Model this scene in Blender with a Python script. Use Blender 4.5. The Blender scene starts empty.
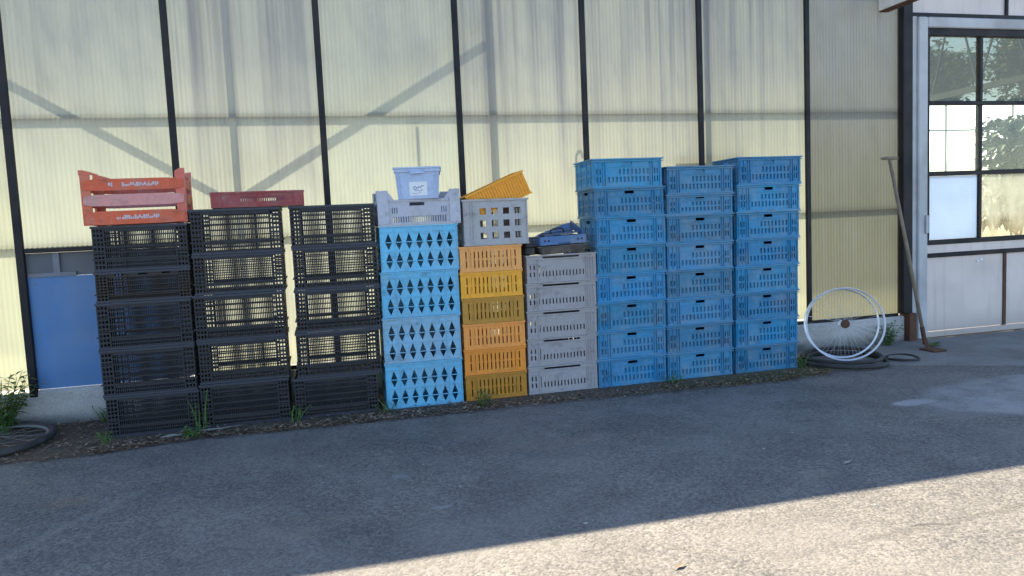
import bpy, math, random
from mathutils import Vector, Matrix, Euler
random.seed(7)
R = math.radians
sc = bpy.context.scene
col = sc.collection

# ------------------------------------------------------------------ mesh builder
class MB:
    def __init__(s): s.v = []; s.f = []; s.sm = False
    def add(s, vs, fs):
        o = len(s.v); s.v += [tuple(v) for v in vs]; s.f += [tuple(i + o for i in f) for f in fs]
    def box(s, x0, x1, y0, y1, z0, z1):
        s.add([(x0,y0,z0),(x1,y0,z0),(x1,y1,z0),(x0,y1,z0),(x0,y0,z1),(x1,y0,z1),(x1,y1,z1),(x0,y1,z1)],
              [(3,2,1,0),(4,5,6,7),(0,1,5,4),(1,2,6,5),(2,3,7,6),(3,0,4,7)])
    def bbox(s, x0, x1, y0, y1, z0, z1, b=.004):
        """box with chamfered vertical and horizontal edges"""
        def ring(z, i): return [(x0+i,y0,z),(x1-i,y0,z),(x1,y0+i,z),(x1,y1-i,z),(x1-i,y1,z),(x0+i,y1,z),(x0,y1-i,z),(x0,y0+i,z)]
        def ins(r, b):
            cx=(x0+x1)/2; cy=(y0+y1)/2
            return [(x+math.copysign(b,cx-x),y+math.copysign(b,cy-y),z) for x,y,z in r]
        rs=[ins(ring(z0,b),b),ring(z0+b,b),ring(z1-b,b),ins(ring(z1,b),b)]
        vs=sum(rs,[]); fs=[tuple(range(7,-1,-1)),tuple(range(24,32))]
        for k in range(3):
            for i in range(8): fs.append((k*8+i,k*8+(i+1)%8,k*8+8+(i+1)%8,k*8+8+i))
        s.add(vs,fs)
    def bar(s, a, b, w, h, up=(0,0,1)):
        a=Vector(a); b=Vector(b); d=(b-a).normalized(); u=Vector(up)
        r=d.cross(u)
        if r.length<1e-4: r=d.cross(Vector((0,1,0)))
        r.normalize(); u=r.cross(d)
        vs=[p+r*sx*w/2+u*sz*h/2 for p in (a,b) for sx,sz in ((-1,-1),(1,-1),(1,1),(-1,1))]
        s.add(vs,[(0,1,2,3),(7,6,5,4),(0,4,5,1),(1,5,6,2),(2,6,7,3),(3,7,4,0)])
    def tube(s, pts, r, n=8, closed=False, caps=True):
        pts=[Vector(p) for p in pts]; m=len(pts); rr=r if isinstance(r,(list,tuple)) else [r]*m
        pu=None; base=len(s.v)
        for i,p in enumerate(pts):
            if closed: d=pts[(i+1)%m]-pts[i-1]
            else: d=pts[min(i+1,m-1)]-pts[max(i-1,0)]
            d.normalize()
            if pu is None:
                pu=d.orthogonal().normalized()
            pu=(pu-d*pu.dot(d)).normalized(); q=d.cross(pu)
            for k in range(n):
                a=2*math.pi*k/n; s.v.append(tuple(p+(pu*math.cos(a)+q*math.sin(a))*rr[i]))
        for i in range(m if closed else m-1):
            j=(i+1)%m
            for k in range(n):
                s.f.append((base+i*n+k,base+i*n+(k+1)%n,base+j*n+(k+1)%n,base+j*n+k))
        if caps and not closed:
            s.f.append(tuple(base+k for k in range(n-1,-1,-1))); s.f.append(tuple(base+(m-1)*n+k for k in range(n)))
    def torus_y(s, R0, prof, cz, n=48):
        """ring about the local Y axis; prof = closed list of (radial offset, y)"""
        base=len(s.v); m=len(prof)
        for i in range(n):
            a=2*math.pi*i/n
            for dr,y in prof: s.v.append(((R0+dr)*math.cos(a),y,cz+(R0+dr)*math.sin(a)))
        for i in range(n):
            j=(i+1)%n
            for k in range(m): s.f.append((base+i*m+k,base+i*m+(k+1)%m,base+j*m+(k+1)%m,base+j*m+k))
    def panel(s, o, U, V, N, W, H, t, holes=(), tris=()):
        """plate with rectangular holes (u0,u1,v0,v1) and triangular holes ((u0,u1,v0,v1),(uc,w,vb,vt))"""
        o=Vector(o);U=Vector(U);V=Vector(V);N=Vector(N)
        allh=list(holes)+[c for c,_ in tris]
        us=sorted({0,W,*[round(max(0,min(W,h[i])),5) for h in allh for i in (0,1)]})
        vs=sorted({0,H,*[round(max(0,min(H,h[i])),5) for h in allh for i in (2,3)]})
        nu,nv=len(us)-1,len(vs)-1
        solid=[[True]*nv for _ in range(nu)]
        for h in allh:
            for i in range(nu):
                uc=(us[i]+us[i+1])/2
                if h[0]<uc<h[1]:
                    for j in range(nv):
                        vc=(vs[j]+vs[j+1])/2
                        if h[2]<vc<h[3]: solid[i][j]=False
        P=lambda u,v,d: o+U*u+V*v-N*d
        def q(a,b,c,d): s.add([a,b,c,d],[(0,1,2,3)])
        # merge cells along v into strips to save faces
        for i in range(nu):
            j=0
            while j<nv:
                if solid[i][j]:
                    k=j
                    while k+1<nv and solid[i][k+1]: k+=1
                    u0,u1,v0,v1=us[i],us[i+1],vs[j],vs[k+1]
                    q(P(u0,v0,0),P(u1,v0,0),P(u1,v1,0),P(u0,v1,0)); q(P(u0,v1,t),P(u1,v1,t),P(u1,v0,t),P(u0,v0,t))
                    q(P(u0,v0,t),P(u1,v0,t),P(u1,v0,0),P(u0,v0,0)); q(P(u0,v1,0),P(u1,v1,0),P(u1,v1,t),P(u0,v1,t))
                    j=k+1
                else: j+=1
            for j in range(nv):
                if solid[i][j]:
                    if i==0 or not solid[i-1][j]: q(P(us[i],vs[j],0),P(us[i],vs[j+1],0),P(us[i],vs[j+1],t),P(us[i],vs[j],t))
                    if i==nu-1 or not solid[i+1][j]: q(P(us[i+1],vs[j+1],0),P(us[i+1],vs[j],0),P(us[i+1],vs[j],t),P(us[i+1],vs[j+1],t))
        for (u0,u1,v0,v1),(uc,w,vb,vt) in tris:
            if vt>vb: A,B,Cc=(uc-w,vb),(uc+w,vb),(uc,vt)
            else:     A,B,Cc=(uc-w,vb),(uc+w,vb),(uc,vt)
            q4=[(u0,v0),(u1,v0),(u1,v1),(u0,v1)]
            if vt>vb: polys=[[q4[0],q4[1],B,A],[q4[1],q4[2],Cc,B],[q4[2],q4[3],Cc],[q4[3],q4[0],A,Cc]]
            else:     polys=[[q4[3],A,B,q4[2]],[q4[2],B,Cc,q4[1]],[q4[1],Cc,q4[0]],[q4[0],Cc,A,q4[3]]]
            for p in polys:
                a=[P(u,v,0) for u,v in p]; b=[P(u,v,t) for u,v in p]
                s.add(a,[tuple(range(len(a)))]); s.add(b[::-1],[tuple(range(len(b)))])
            tri=[A,B,Cc]
            for k in range(3):
                a,b=tri[k],tri[(k+1)%3]
                q(P(*a,0),P(*b,0),P(*b,t),P(*a,t))
    def mesh(s, name, m, smooth=False):
        me=bpy.data.meshes.new(name); me.from_pydata(s.v,[],s.f); me.update()
        if m: me.materials.append(m)
        if smooth: me.polygons.foreach_set('use_smooth',[True]*len(me.polygons))
        return me
    def build(s, name, m, parent=None, smooth=False, color=None):
        return link(name, s.mesh(name,m,smooth), parent, color)
def link(name, me, parent=None, color=None):
    o=bpy.data.objects.new(name, me); col.objects.link(o)
    if parent: o.parent=parent
    if color: o.color=(*color,1) if len(color)==3 else color
    return o
def tag(o, label=None, cat=None, group=None, kind=None):
    for k,v in (('label',label),('category',cat),('group',group),('kind',kind)):
        if v: o[k]=v
    return o
def empty(name, loc=(0,0,0), rot=(0,0,0)):
    o=bpy.data.objects.new(name,None); col.objects.link(o); o.location=loc; o.rotation_euler=rot; o.empty_display_size=.1
    return o

# ------------------------------------------------------------------ node helpers
class NT:
    def __init__(s,name):
        s.m=bpy.data.materials.new(name); s.m.use_nodes=True; s.t=s.m.node_tree; s.t.nodes.clear()
        s.out=s.n('ShaderNodeOutputMaterial')
    def n(s,t,**k):
        n=s.t.nodes.new(t)
        for a,b in k.items(): setattr(n,a,b)
        return n
    def l(s,a,b): s.t.links.new(a,b)
    def set(s,sock,v):
        if hasattr(v,'is_output'): s.l(v,sock)
        else: sock.default_value=v
    def coord(s,which='Object'): return s.n('ShaderNodeTexCoord').outputs[which]
    def xyz(s,vec):
        n=s.n('ShaderNodeSeparateXYZ'); s.l(vec,n.inputs[0]); return n.outputs
    def mapping(s,vec,scale=(1,1,1),loc=(0,0,0)):
        n=s.n('ShaderNodeMapping'); s.l(vec,n.inputs[0]); n.inputs['Scale'].default_value=scale; n.inputs['Location'].default_value=loc; return n.outputs[0]
    def noise(s,vec,scale,detail=4,rough=.55,dist=0):
        n=s.n('ShaderNodeTexNoise'); s.l(vec,n.inputs['Vector']); n.inputs['Scale'].default_value=scale; n.inputs['Detail'].default_value=detail
        n.inputs['Roughness'].default_value=rough; n.inputs['Distortion'].default_value=dist; return n.outputs['Fac']
    def voro(s,vec,scale,out='Color',feature='F1'):
        n=s.n('ShaderNodeTexVoronoi',feature=feature); s.l(vec,n.inputs['Vector']); n.inputs['Scale'].default_value=scale; return n.outputs[out]
    def math(s,op,a,b=0,c=0,clamp=False):
        n=s.n('ShaderNodeMath',operation=op,use_clamp=clamp); s.set(n.inputs[0],a); s.set(n.inputs[1],b)
        if len(n.inputs)>2: s.set(n.inputs[2],c)
        return n.outputs[0]
    def rng(s,v,a,b,c=0,d=1,smooth=False):
        n=s.n('ShaderNodeMapRange'); 
        if smooth: n.interpolation_type='SMOOTHSTEP'
        s.set(n.inputs[0],v)
        for i,x in enumerate((a,b,c,d)): n.inputs[i+1].default_value=x
        return n.outputs[0]
    def mix(s,f,a,b,mode='MIX'):
        n=s.n('ShaderNodeMix',data_type='RGBA',blend_type=mode); s.set(n.inputs[0],f)
        for i,v in ((6,a),(7,b)):
            if not hasattr(v,'is_output') and len(v)==3: v=(*v,1)
            s.set(n.inputs[i],v)
        return n.outputs[2]
    def ramp(s,f,stops):
        n=s.n('ShaderNodeValToRGB'); s.set(n.inputs[0],f); e=n.color_ramp.elements
        while len(e)<len(stops): e.new(.5)
        for x,(p,c) in zip(e,stops): x.position=p; x.color=(*c,1) if len(c)==3 else c
        return n.outputs[0]
    def bump(s,h,strength=.3,dist=.01):
        n=s.n('ShaderNodeBump'); s.l(h,n.inputs['Height']); n.inputs['Strength'].default_value=strength; n.inputs['Distance'].default_value=dist; return n.outputs[0]
    def pbsdf(s,color,rough=.6,metal=0,normal=None,spec=.5):
        n=s.n('ShaderNodeBsdfPrincipled'); c=color if hasattr(color,'is_output') else (*color,1)
        s.set(n.inputs['Base Color'],c); s.set(n.inputs['Roughness'],rough); n.inputs['Metallic'].default_value=metal
        n.inputs['Specular IOR Level'].default_value=spec
        if normal: s.l(normal,n.inputs['Normal'])
        return n.outputs[0]
    def mixs(s,f,a,b):
        n=s.n('ShaderNodeMixShader'); s.set(n.inputs[0],f); s.l(a,n.inputs[1]); s.l(b,n.inputs[2]); return n.outputs[0]
    def done(s,sh): s.l(sh,s.out.inputs[0]); return s.m
    def objalpha(s): return s.n('ShaderNodeObjectInfo').outputs['Alpha']
    def objcolor(s): return s.n('ShaderNodeObjectInfo').outputs['Color']
    def rnd(s): return s.n('ShaderNodeObjectInfo').outputs['Random']
    # masks in ground coordinates
    def seg(s,vec,p0,p1,w,soft=.5):
        dx,dy=p1[0]-p0[0],p1[1]-p0[1]; L=math.hypot(dx,dy); dx/=L; dy/=L
        x,y,_=s.xyz(vec)
        a=s.math('SUBTRACT',x,p0[0]); b=s.math('SUBTRACT',y,p0[1])
        t=s.math('ADD',s.math('MULTIPLY',a,dx),s.math('MULTIPLY',b,dy))
        d=s.math('ABSOLUTE',s.math('SUBTRACT',s.math('MULTIPLY',a,-dy),s.math('MULTIPLY',b,-dx)))
        m=s.rng(d,w*(1-soft),w,1,0,True)
        e=s.rng(s.math('ABSOLUTE',s.math('SUBTRACT',t,L/2)),L/2-.05,L/2+.03,1,0,True)
        return s.math('MULTIPLY',m,e)
    def blob(s,vec,c,rx,ry,soft=.6):
        x,y,_=s.xyz(vec)
        a=s.math('DIVIDE',s.math('SUBTRACT',x,c[0]),rx); b=s.math('DIVIDE',s.math('SUBTRACT',y,c[1]),ry)
        d=s.math('ADD',s.math('MULTIPLY',a,a),s.math('MULTIPLY',b,b))
        return s.rng(d,1-soft,1,1,0,True)

def simple(name,color,rough=.6,metal=0,var=.25,scale=12,dirt=None,dirtamt=.4,bump=.1,spec=.5,objc=False):
    k=NT(name); v=k.coord(); n=k.noise(v,scale,5); n2=k.noise(v,scale*.23,4,.6)
    base=k.objcolor() if objc else None
    lo=k.rng(n,.3,.7,1-var,1+var)
    c=k.mix(1,base if objc else color,k.ramp(n,[(.3,(1-var,)*3),(.7,(1,1,1))]),'MULTIPLY')
    if dirt: c=k.mix(k.math('MULTIPLY',k.rng(n2,.42,.68,0,1,True),dirtamt),c,dirt)
    return k.done(k.pbsdf(c,k.rng(n,.3,.7,max(.05,rough-.1),min(1,rough+.12)),metal,k.bump(n,bump,.004),spec))

M={}
def plastic(name,dustc,amt,rough=.5,trans=0,grime=.45,scuff=.8,spec=.4):
    k=NT(name); v=k.coord(); r=k.rnd()
    off=k.n('ShaderNodeVectorMath',operation='ADD'); k.l(v,off.inputs[0])
    cx=k.n('ShaderNodeCombineXYZ'); 
    for i in range(3): k.l(k.math('MULTIPLY',r,(17,9,31)[i]),cx.inputs[i])
    k.l(cx.outputs[0],off.inputs[1]); w=off.outputs[0]
    big=k.noise(w,5,5,.62); fine=k.noise(w,45,4,.6); streak=k.noise(k.mapping(w,(30,30,4)),1,4,.6)
    c=k.mix(1,k.objcolor(),k.ramp(fine,[(.3,(.82,.82,.82)),(.7,(1,1,1))]),'MULTIPLY')
    f=k.math('ADD',k.rng(big,.4,.7,0,.75,True),k.rng(streak,.5,.75,0,.45,True))
    c=k.mix(k.math('MULTIPLY',f,amt),c,dustc)
    gr=k.noise(k.mapping(w,(9,9,14)),1,6,.7)
    c=k.mix(k.math('MULTIPLY',k.rng(gr,.52,.74,0,1,True),grime),c,(.035,.032,.028))
    sc1=k.noise(k.mapping(w,(26,26,150)),1,3,.6); sc2=k.noise(k.mapping(w,(120,120,22)),1,3,.6)
    scf=k.math('MULTIPLY',k.math('MAXIMUM',k.rng(sc1,.66,.76,0,1),k.rng(sc2,.68,.78,0,1)),k.rng(big,.42,.62,0,scuff))
    c=k.mix(scf,c,k.mix(.55,c,(.62,.62,.60)))
    sh=k.pbsdf(c,k.rng(big,.3,.7,rough-.08,rough+.2),0,k.bump(fine,.12,.002),spec)
    if trans:
        tr=k.n('ShaderNodeBsdfTranslucent'); k.l(c,tr.inputs[0]); sh=k.mixs(trans,sh,tr.outputs[0])
    return k.done(sh)
M['plastic']=plastic('crate_plastic',(.31,.29,.26),.38)
M['thin']=plastic('thin_backlit_plastic',(.40,.34,.22),.12,.45,.16,.22)
M['black']=plastic('black_crate_plastic',(.055,.050,.046),.40,.52,0,.2,.30,.32)
M['steel_dark']=simple('dark_painted_steel',(.008,.008,.013),.55,0,.3,9,(.05,.035,.028),.3,.1,.3)
M['white_paint']=simple('weathered_white_paint',(.47,.48,.50),.55,0,.2,6,(.20,.19,.18),.6)
M['alu']=simple('dull_aluminium',(.62,.63,.66),.38,.85,.15,20)
M['rim']=simple('pale_alloy_rim',(.64,.65,.69),.42,.15,.1,20,(.3,.28,.26),.35)
M['rubber']=simple('black_rubber',(.02,.02,.022),.7,0,.3,40,(.08,.075,.07),.4)
M['spoke']=simple('steel_spoke',(.42,.42,.44),.4,.7,.15,20)
M['rust']=simple('rusty_steel',(.13,.06,.035),.85,.1,.4,25,(.05,.025,.018),.6,.3)
M['wood']=simple('grey_old_wood',(.24,.185,.13),.8,0,.35,15,(.12,.1,.08),.4,.3)
M['pale_wood']=simple('painted_pale_wood',(.72,.68,.60),.7,0,.2,12,(.3,.25,.2),.35)
M['zinc']=simple('galvanised_steel',(.20,.22,.21),.5,.3,.2,10)
M['label']=simple('white_paper_label',(.72,.75,.8),.6,0,.12,60)
M['ink']=simple('blue_grey_ink',(.16,.25,.42),.6,0,.2,60)
M['marks']=simple('worn_white_print',(.6,.55,.6),.6,0,.35,150,(.55,.25,.2),.5)
M['leafgreen']=None

def m_sheet():
    k=NT('corrugated_translucent_sheet'); v=k.coord(); x,y,z=k.xyz(v)
    rib=k.math('SINE',k.math('MULTIPLY',x,2*math.pi/.0302))
    ribm=k.rng(rib,.55,1,0,1,True)
    s1=k.noise(k.mapping(v,(16,1,.22)),1,5,.62); s2=k.noise(k.mapping(v,(7,1,.16)),1,4,.6); s3=k.noise(k.mapping(v,(3,1,2.2)),1,5,.6)
    zz=k.rng(z,1.2,3.0,0,1,True)
    sp=k.rng(k.noise(v,60,3,.6),.70,.78,0,1)
    dirt=k.math('ADD',k.math('MULTIPLY',k.rng(s1,.47,.72,0,1,True),k.math('ADD',k.math('MULTIPLY',zz,.75),.15)),k.math('MULTIPLY',k.rng(s2,.45,.7,0,1,True),k.math('ADD',k.math('MULTIPLY',zz,.75),.12)),clamp=True)
    dirt=k.math('MULTIPLY',dirt,k.objalpha())
    dirt=k.math('ADD',dirt,k.math('MULTIPLY',k.rng(s3,.5,.75,0,.25,True),.6),clamp=True)
    dirt=k.math('ADD',dirt,k.math('MULTIPLY',sp,.25),clamp=True)
    low=k.math('MULTIPLY',k.rng(k.math('ADD',z,k.math('MULTIPLY',s3,.3)),.35,.75,1,0,True),.35)
    c=k.mix(1,(.315,.332,.284),k.objcolor(),'MULTIPLY')
    topshade=k.math('MULTIPLY',zz,k.rng(s3,.3,.7,.40,.80)); c=k.mix(topshade,c,(0.186, 0.198, 0.211)); c=k.mix(dirt,c,(0.122, 0.125, 0.138)); c=k.mix(low,c,(0.154, 0.147, 0.09))  # smooth grey towards the top paints roof shade into the sheet; streaks are dirt
    c=k.mix(k.math('MULTIPLY',ribm,.17),c,(0.154, 0.166, 0.141))
    tr=k.n('ShaderNodeBsdfTranslucent'); k.l(c,tr.inputs[0])
    df=k.pbsdf(k.mix(.4,c,(.36,.37,.38)),.35,0,None,.35)
    return k.done(k.mixs(k.math('MULTIPLY_ADD',topshade,.25,.28),tr.outputs[0],df))
M['sheet']=m_sheet()
def m_back():
    k=NT('white_translucent_back_sheet'); v=k.coord(); x,y,z=k.xyz(v)
    n=k.noise(v,1.6,6,.65); n2=k.noise(k.mapping(v,(3,1,.5)),1,5,.6)
    low=k.math('MULTIPLY',k.rng(k.math('ADD',z,k.math('MULTIPLY',n,.35)),2.18,2.34,1,0,True),.7)
    c=k.mix(k.rng(n2,.5,.8,0,.3,True),(.9,.9,.88),(.6,.62,.5)); c=k.mix(k.math('MULTIPLY',low,k.rng(n,.35,.65,.4,1)),c,(.28,.32,.2))
    tr=k.n('ShaderNodeBsdfTranslucent'); k.l(c,tr.inputs[0])
    return k.done(k.mixs(.25,tr.outputs[0],k.pbsdf(c,.5)))
M['back']=m_back()
def m_roof():
    k=NT('sun_dimming_roof_glass'); v=k.coord(); x,y,z=k.xyz(v)
    n=k.noise(v,1.3,6,.65); n2=k.noise(k.mapping(v,(8,1,1)),1,4,.6)
    w=k.rng(k.math('ADD',y,k.math('MULTIPLY',k.math('SUBTRACT',n,.5),1.0)),.2,2.9,.80,.42,True)  # whitewash added, denser to the eave, to dim the sun on the sheet tops
    w=k.math('ADD',w,k.rng(n2,.5,.8,0,.12),clamp=True); w=k.math('MULTIPLY',w,k.rng(y,3.22,3.30,1,.3))
    tp=k.n('ShaderNodeBsdfTransparent'); tp.inputs[0].default_value=(.93,.96,.93,1)
    df=k.pbsdf((.55,.58,.58),.5); tr=k.n('ShaderNodeBsdfTranslucent'); tr.inputs[0].default_value=(.45,.5,.5,1)
    return k.done(k.mixs(w,tp.outputs[0],k.mixs(.5,df,tr.outputs[0])))
M['roof']=m_roof()
def m_glass(name,tint,dirt,dirtc,scale=4):
    k=NT(name); v=k.coord(); n=k.noise(v,scale,6,.65); n2=k.noise(k.mapping(v,(9,1,1.5)),1,4,.6)
    tp=k.n('ShaderNodeBsdfTransparent'); tp.inputs[0].default_value=(*tint,1)
    gl=k.n('ShaderNodeBsdfGlossy'); gl.inputs['Roughness'].default_value=.03; gl.inputs[0].default_value=(1,1,1,1)
    lw=k.n('ShaderNodeLayerWeight'); fa=k.math('MULTIPLY_ADD',k.math('POWER',lw.outputs['Facing'],5),.5,.035)
    g=k.mixs(fa,tp.outputs[0],gl.outputs[0])
    z=k.xyz(v)[2]; lowc=k.mix(k.math('MULTIPLY',k.rng(k.math('ADD',z,k.math('MULTIPLY',n,.5)),1.1,1.45,1,0,True),.75),dirtc,(.34,.24,.11))
    tr=k.n('ShaderNodeBsdfTranslucent'); k.l(lowc,tr.inputs[0])
    d=k.mixs(.4,tr.outputs[0],k.pbsdf(lowc,.5))
    f=k.math('MULTIPLY',k.math('ADD',k.rng(n,.35,.7,.25,1),k.rng(n2,.4,.7,0,.5)),dirt,clamp=True)
    return k.done(k.mixs(f,g,d))
M['glass']=m_glass('dusty_window_glass',(.90,.95,.93),.06,(.5,.52,.45))
M['dirty_glass']=m_glass('very_dirty_window_glass',(.85,.86,.78),.55,(.60,.60,.52),5)
M['dim_glass']=m_glass('tinted_window_glass',(.52,.515,.45),.05,(.25,.26,.2),4)  # darker tint for the top row of panes
def m_opal():
    k=NT('bluish_white_twinwall_pane'); v=k.coord(); x,y,z=k.xyz(v); n=k.noise(v,5,5,.6)
    c=k.mix(k.rng(n,.4,.7,0,.25),(.66,.74,.86),(.5,.56,.62))
    ln=k.rng(k.math('SINE',k.math('MULTIPLY',z,300)),.6,1,0,.18,True); c=k.mix(ln,c,(.4,.46,.55))
    tr=k.n('ShaderNodeBsdfTranslucent'); k.l(c,tr.inputs[0])
    return k.done(k.mixs(.55,tr.outputs[0],k.pbsdf(c,.35)))
M['opal']=m_opal()
def m_greypanel():
    k=NT('grey_metal_kick_panel'); v=k.coord(); x,y,z=k.xyz(v); n=k.noise(v,3,6,.6); s=k.noise(k.mapping(v,(14,1,.8)),1,5,.6)
    c=k.mix(k.rng(n,.35,.7,0,.6,True),(.62,.545,.515),(.50,.44,.41)); c=k.mix(k.rng(s,.5,.75,0,.35,True),c,(.26,.235,.215))
    low=k.rng(k.math('ADD',z,k.math('MULTIPLY',n,.25)),.12,.4,.5,0,True); c=k.mix(low,c,(.22,.19,.165))
    h=k.noise(k.mapping(v,(1.2,1,2.2)),1,2,.5)
    return k.done(k.pbsdf(c,.5,.1,k.bump(h,.5,.06)))
M['greypanel']=m_greypanel()
def m_concrete(name,c0,c1,c2,scale=5,low=None):
    k=NT(name); v=k.coord('Object'); n=k.noise(v,scale,7,.65); f=k.noise(v,90,4,.7); s=k.noise(v,scale*.3,4)
    c=k.mix(k.rng(n,.35,.7,0,1,True),c0,c1); c=k.mix(k.rng(s,.5,.72,0,.7,True),c,c2); c=k.mix(.35,c,k.ramp(f,[(.3,(.05,.05,.05)),(.7,(.6,.6,.6))]),'OVERLAY')
    if low:
        z=k.xyz(v)[2]; c=k.mix(k.rng(k.math('ADD',z,k.math('MULTIPLY',k.math('SUBTRACT',n,.5),.2)),low[0],low[1],.75,0,True),c,(.05,.052,.038))
    return k.done(k.pbsdf(c,.9,0,k.bump(k.math('ADD',n,f),.35,.006)))
M['plinth']=m_concrete('stained_plinth_concrete',(.50,.495,.49),(.40,.39,.385),(.24,.23,.21),5,(.0,.12))
M['apron']=m_concrete('worn_concrete_slab',(.21,.205,.20),(.155,.15,.145),(.10,.098,.095),4)
M['infloor']=m_concrete('greenhouse_floor_concrete',(.42,.40,.36),(.34,.33,.3),(.26,.25,.22),2)
M['boardblue']=simple('faded_blue_board',(.060,.195,.455),.5,0,.2,5,(.16,.24,.36),.6,.10)
M['slate2']=simple('pale_grey_batten',(.22,.23,.26),.8,0,.3,14,(.15,.15,.16),.6)
M['slate']=simple('grey_cement_strip',(.13,.14,.165),.8,0,.25,9,(.17,.17,.17),.5)

def m_asphalt():
    k=NT('worn_asphalt'); v=k.coord(); 
    wv=k.n('ShaderNodeVectorMath',operation='ADD'); k.l(v,wv.inputs[0])
    nn=k.n('ShaderNodeTexNoise'); k.l(v,nn.inputs['Vector']); nn.inputs['Scale'].default_value=5; nn.inputs['Detail'].default_value=5
    sb=k.n('ShaderNodeVectorMath',operation='SUBTRACT'); k.l(nn.outputs['Color'],sb.inputs[0]); sb.inputs[1].default_value=(.5,.5,.5)
    scl=k.n('ShaderNodeVectorMath',operation='SCALE'); k.l(sb.outputs[0],scl.inputs[0]); scl.inputs['Scale'].default_value=.14; k.l(scl.outputs[0],wv.inputs[1])
    w=wv.outputs[0]
    big=k.noise(v,.9,5,.6); mid=k.noise(v,4,6,.65); fine=k.noise(v,55,4,.75)
    st=k.voro(v,85,'Color'); sd=k.voro(v,85,'Distance'); st2=k.voro(v,110,'Color')
    sx=k.n('ShaderNodeSeparateColor'); k.l(st,sx.inputs[0]); sx2=k.n('ShaderNodeSeparateColor'); k.l(st2,sx2.inputs[0])
    c=k.mix(k.rng(sx.outputs[0],0,1,0,1),(.106,.103,.0995),(.232,.221,.205))
    c=k.mix(k.rng(sx2.outputs[1],.96,.98,0,.7),c,(.26,.245,.22))
    c=k.mix(k.rng(sx2.outputs[2],.0,.06,.6,0),c,(.04,.04,.04))
    c=k.mix(1,c,k.ramp(fine,[(.3,(.62,.62,.62)),(.7,(1.0,1.0,1.0))]),'MULTIPLY')
    c=k.mix(1,c,k.ramp(mid,[(.3,(.74,.74,.75)),(.7,(1.05,1.05,1.05))]),'MULTIPLY')
    c=k.mix(1,c,k.ramp(k.noise(v,1.7,4,.6,.4),[(.35,(.84,.84,.85)),(.65,(1.08,1.07,1.05))]),'MULTIPLY')
    c=k.mix(k.rng(big,.46,.68,0,.42,True),c,(.175,.166,.152))
    # wear marks with a shape of their own
    marks=[(k.seg(w,(.60,-2.42),(1.02,-1.68),.055,.9),.42,(.20,.195,.18)),
           (k.seg(w,(1.50,-2.20),(1.78,-2.62),.05,.9),.35,(.20,.19,.175)),
           (k.blob(w,(1.78,-2.45),.30,.16,.9),.35,(.19,.155,.12)),
           (k.blob(w,(.70,-1.75),.16,.10,.9),.45,(.20,.14,.09)),
           (k.blob(w,(3.05,-1.75),.45,.14,.9),.35,(.19,.15,.12)),
           (k.blob(w,(3.4,-1.25),.9,.18,.9),.35,(.17,.165,.16)),
           (k.blob(w,(4.45,-1.35),.8,.2,.9),.3,(.17,.165,.155)),
           (k.blob(w,(2.24,-1.98),.06,.05,.9),.4,(.25,.26,.27)),
           (k.blob(w,(2.36,-2.45),.07,.03,.9),.5,(.27,.28,.28)),
           (k.blob(w,(4.08,-2.68),.12,.07,.8),.55,(.22,.20,.17)),
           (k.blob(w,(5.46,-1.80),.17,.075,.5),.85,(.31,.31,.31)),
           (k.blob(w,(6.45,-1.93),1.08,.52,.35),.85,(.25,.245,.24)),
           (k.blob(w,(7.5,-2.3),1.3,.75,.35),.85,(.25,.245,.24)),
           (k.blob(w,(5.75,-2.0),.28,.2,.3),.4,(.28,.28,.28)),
           (k.seg(w,(3.4,-3.36),(3.80,-3.33),.05,.9),.35,(.07,.065,.06)),
           (k.seg(w,(3.80,-3.34),(4.16,-3.325),.045,.9),.5,(.06,.056,.05)),
           (k.seg(w,(4.16,-3.325),(4.70,-3.27),.04,.9),.5,(.06,.056,.05)),
           (k.seg(w,(4.05,-3.30),(4.22,-3.335),.012,.7),.8,(.02,.02,.02)),]
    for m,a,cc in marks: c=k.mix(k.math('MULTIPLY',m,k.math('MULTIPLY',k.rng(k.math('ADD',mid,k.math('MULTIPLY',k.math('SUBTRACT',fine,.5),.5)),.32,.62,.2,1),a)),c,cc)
    h=k.math('ADD',k.math('MULTIPLY',k.rng(sd,0,.7,1,0),.8),k.math('ADD',fine,k.math('MULTIPLY',mid,2)))
    return k.done(k.pbsdf(c,.85,0,k.bump(h,.55,.006),.4))
M['asphalt']=m_asphalt()
def m_soil():
    k=NT('leaf_litter_soil'); v=k.coord(); n=k.noise(v,9,7,.7); f=k.noise(v,70,5,.75); x,y,z=k.xyz(v)
    c=k.ramp(f,[(.3,(.024,.018,.013)),(.5,(.088,.064,.045)),(.72,(.23,.17,.115))])
    c=k.mix(k.rng(n,.5,.7,0,.7,True),c,(.05,.045,.04))
    moss=k.math('MULTIPLY',k.rng(k.math('ADD',x,k.math('MULTIPLY',n,1.2)),4.3,5.6,0,1,True),k.rng(n,.36,.58,0,.85,True))
    c=k.mix(moss,c,k.ramp(f,[(.3,(.045,.045,.012)),(.7,(.13,.12,.035))]))
    return k.done(k.pbsdf(c,.95,0,k.bump(f,.9,.015)))
M['soil']=m_soil()
def m_leaf(name,c0,c1,trans=.35):
    k=NT(name); r=k.n('ShaderNodeNewGeometry').outputs['Random Per Island']
    c=k.mix(r,c0,c1); tr=k.n('ShaderNodeBsdfTranslucent'); k.l(c,tr.inputs[0])
    return k.done(k.mixs(trans,k.pbsdf(c,.55),tr.outputs[0]))
M['weed']=m_leaf('weed_leaf',(.05,.115,.025),(.15,.25,.07))
M['treeleaf']=m_leaf('tree_leaf',(.035,.075,.014),(.11,.16,.035),.35)
M['dry']=m_leaf('dry_stem',(.16,.13,.06),(.30,.25,.13),.2)
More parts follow.
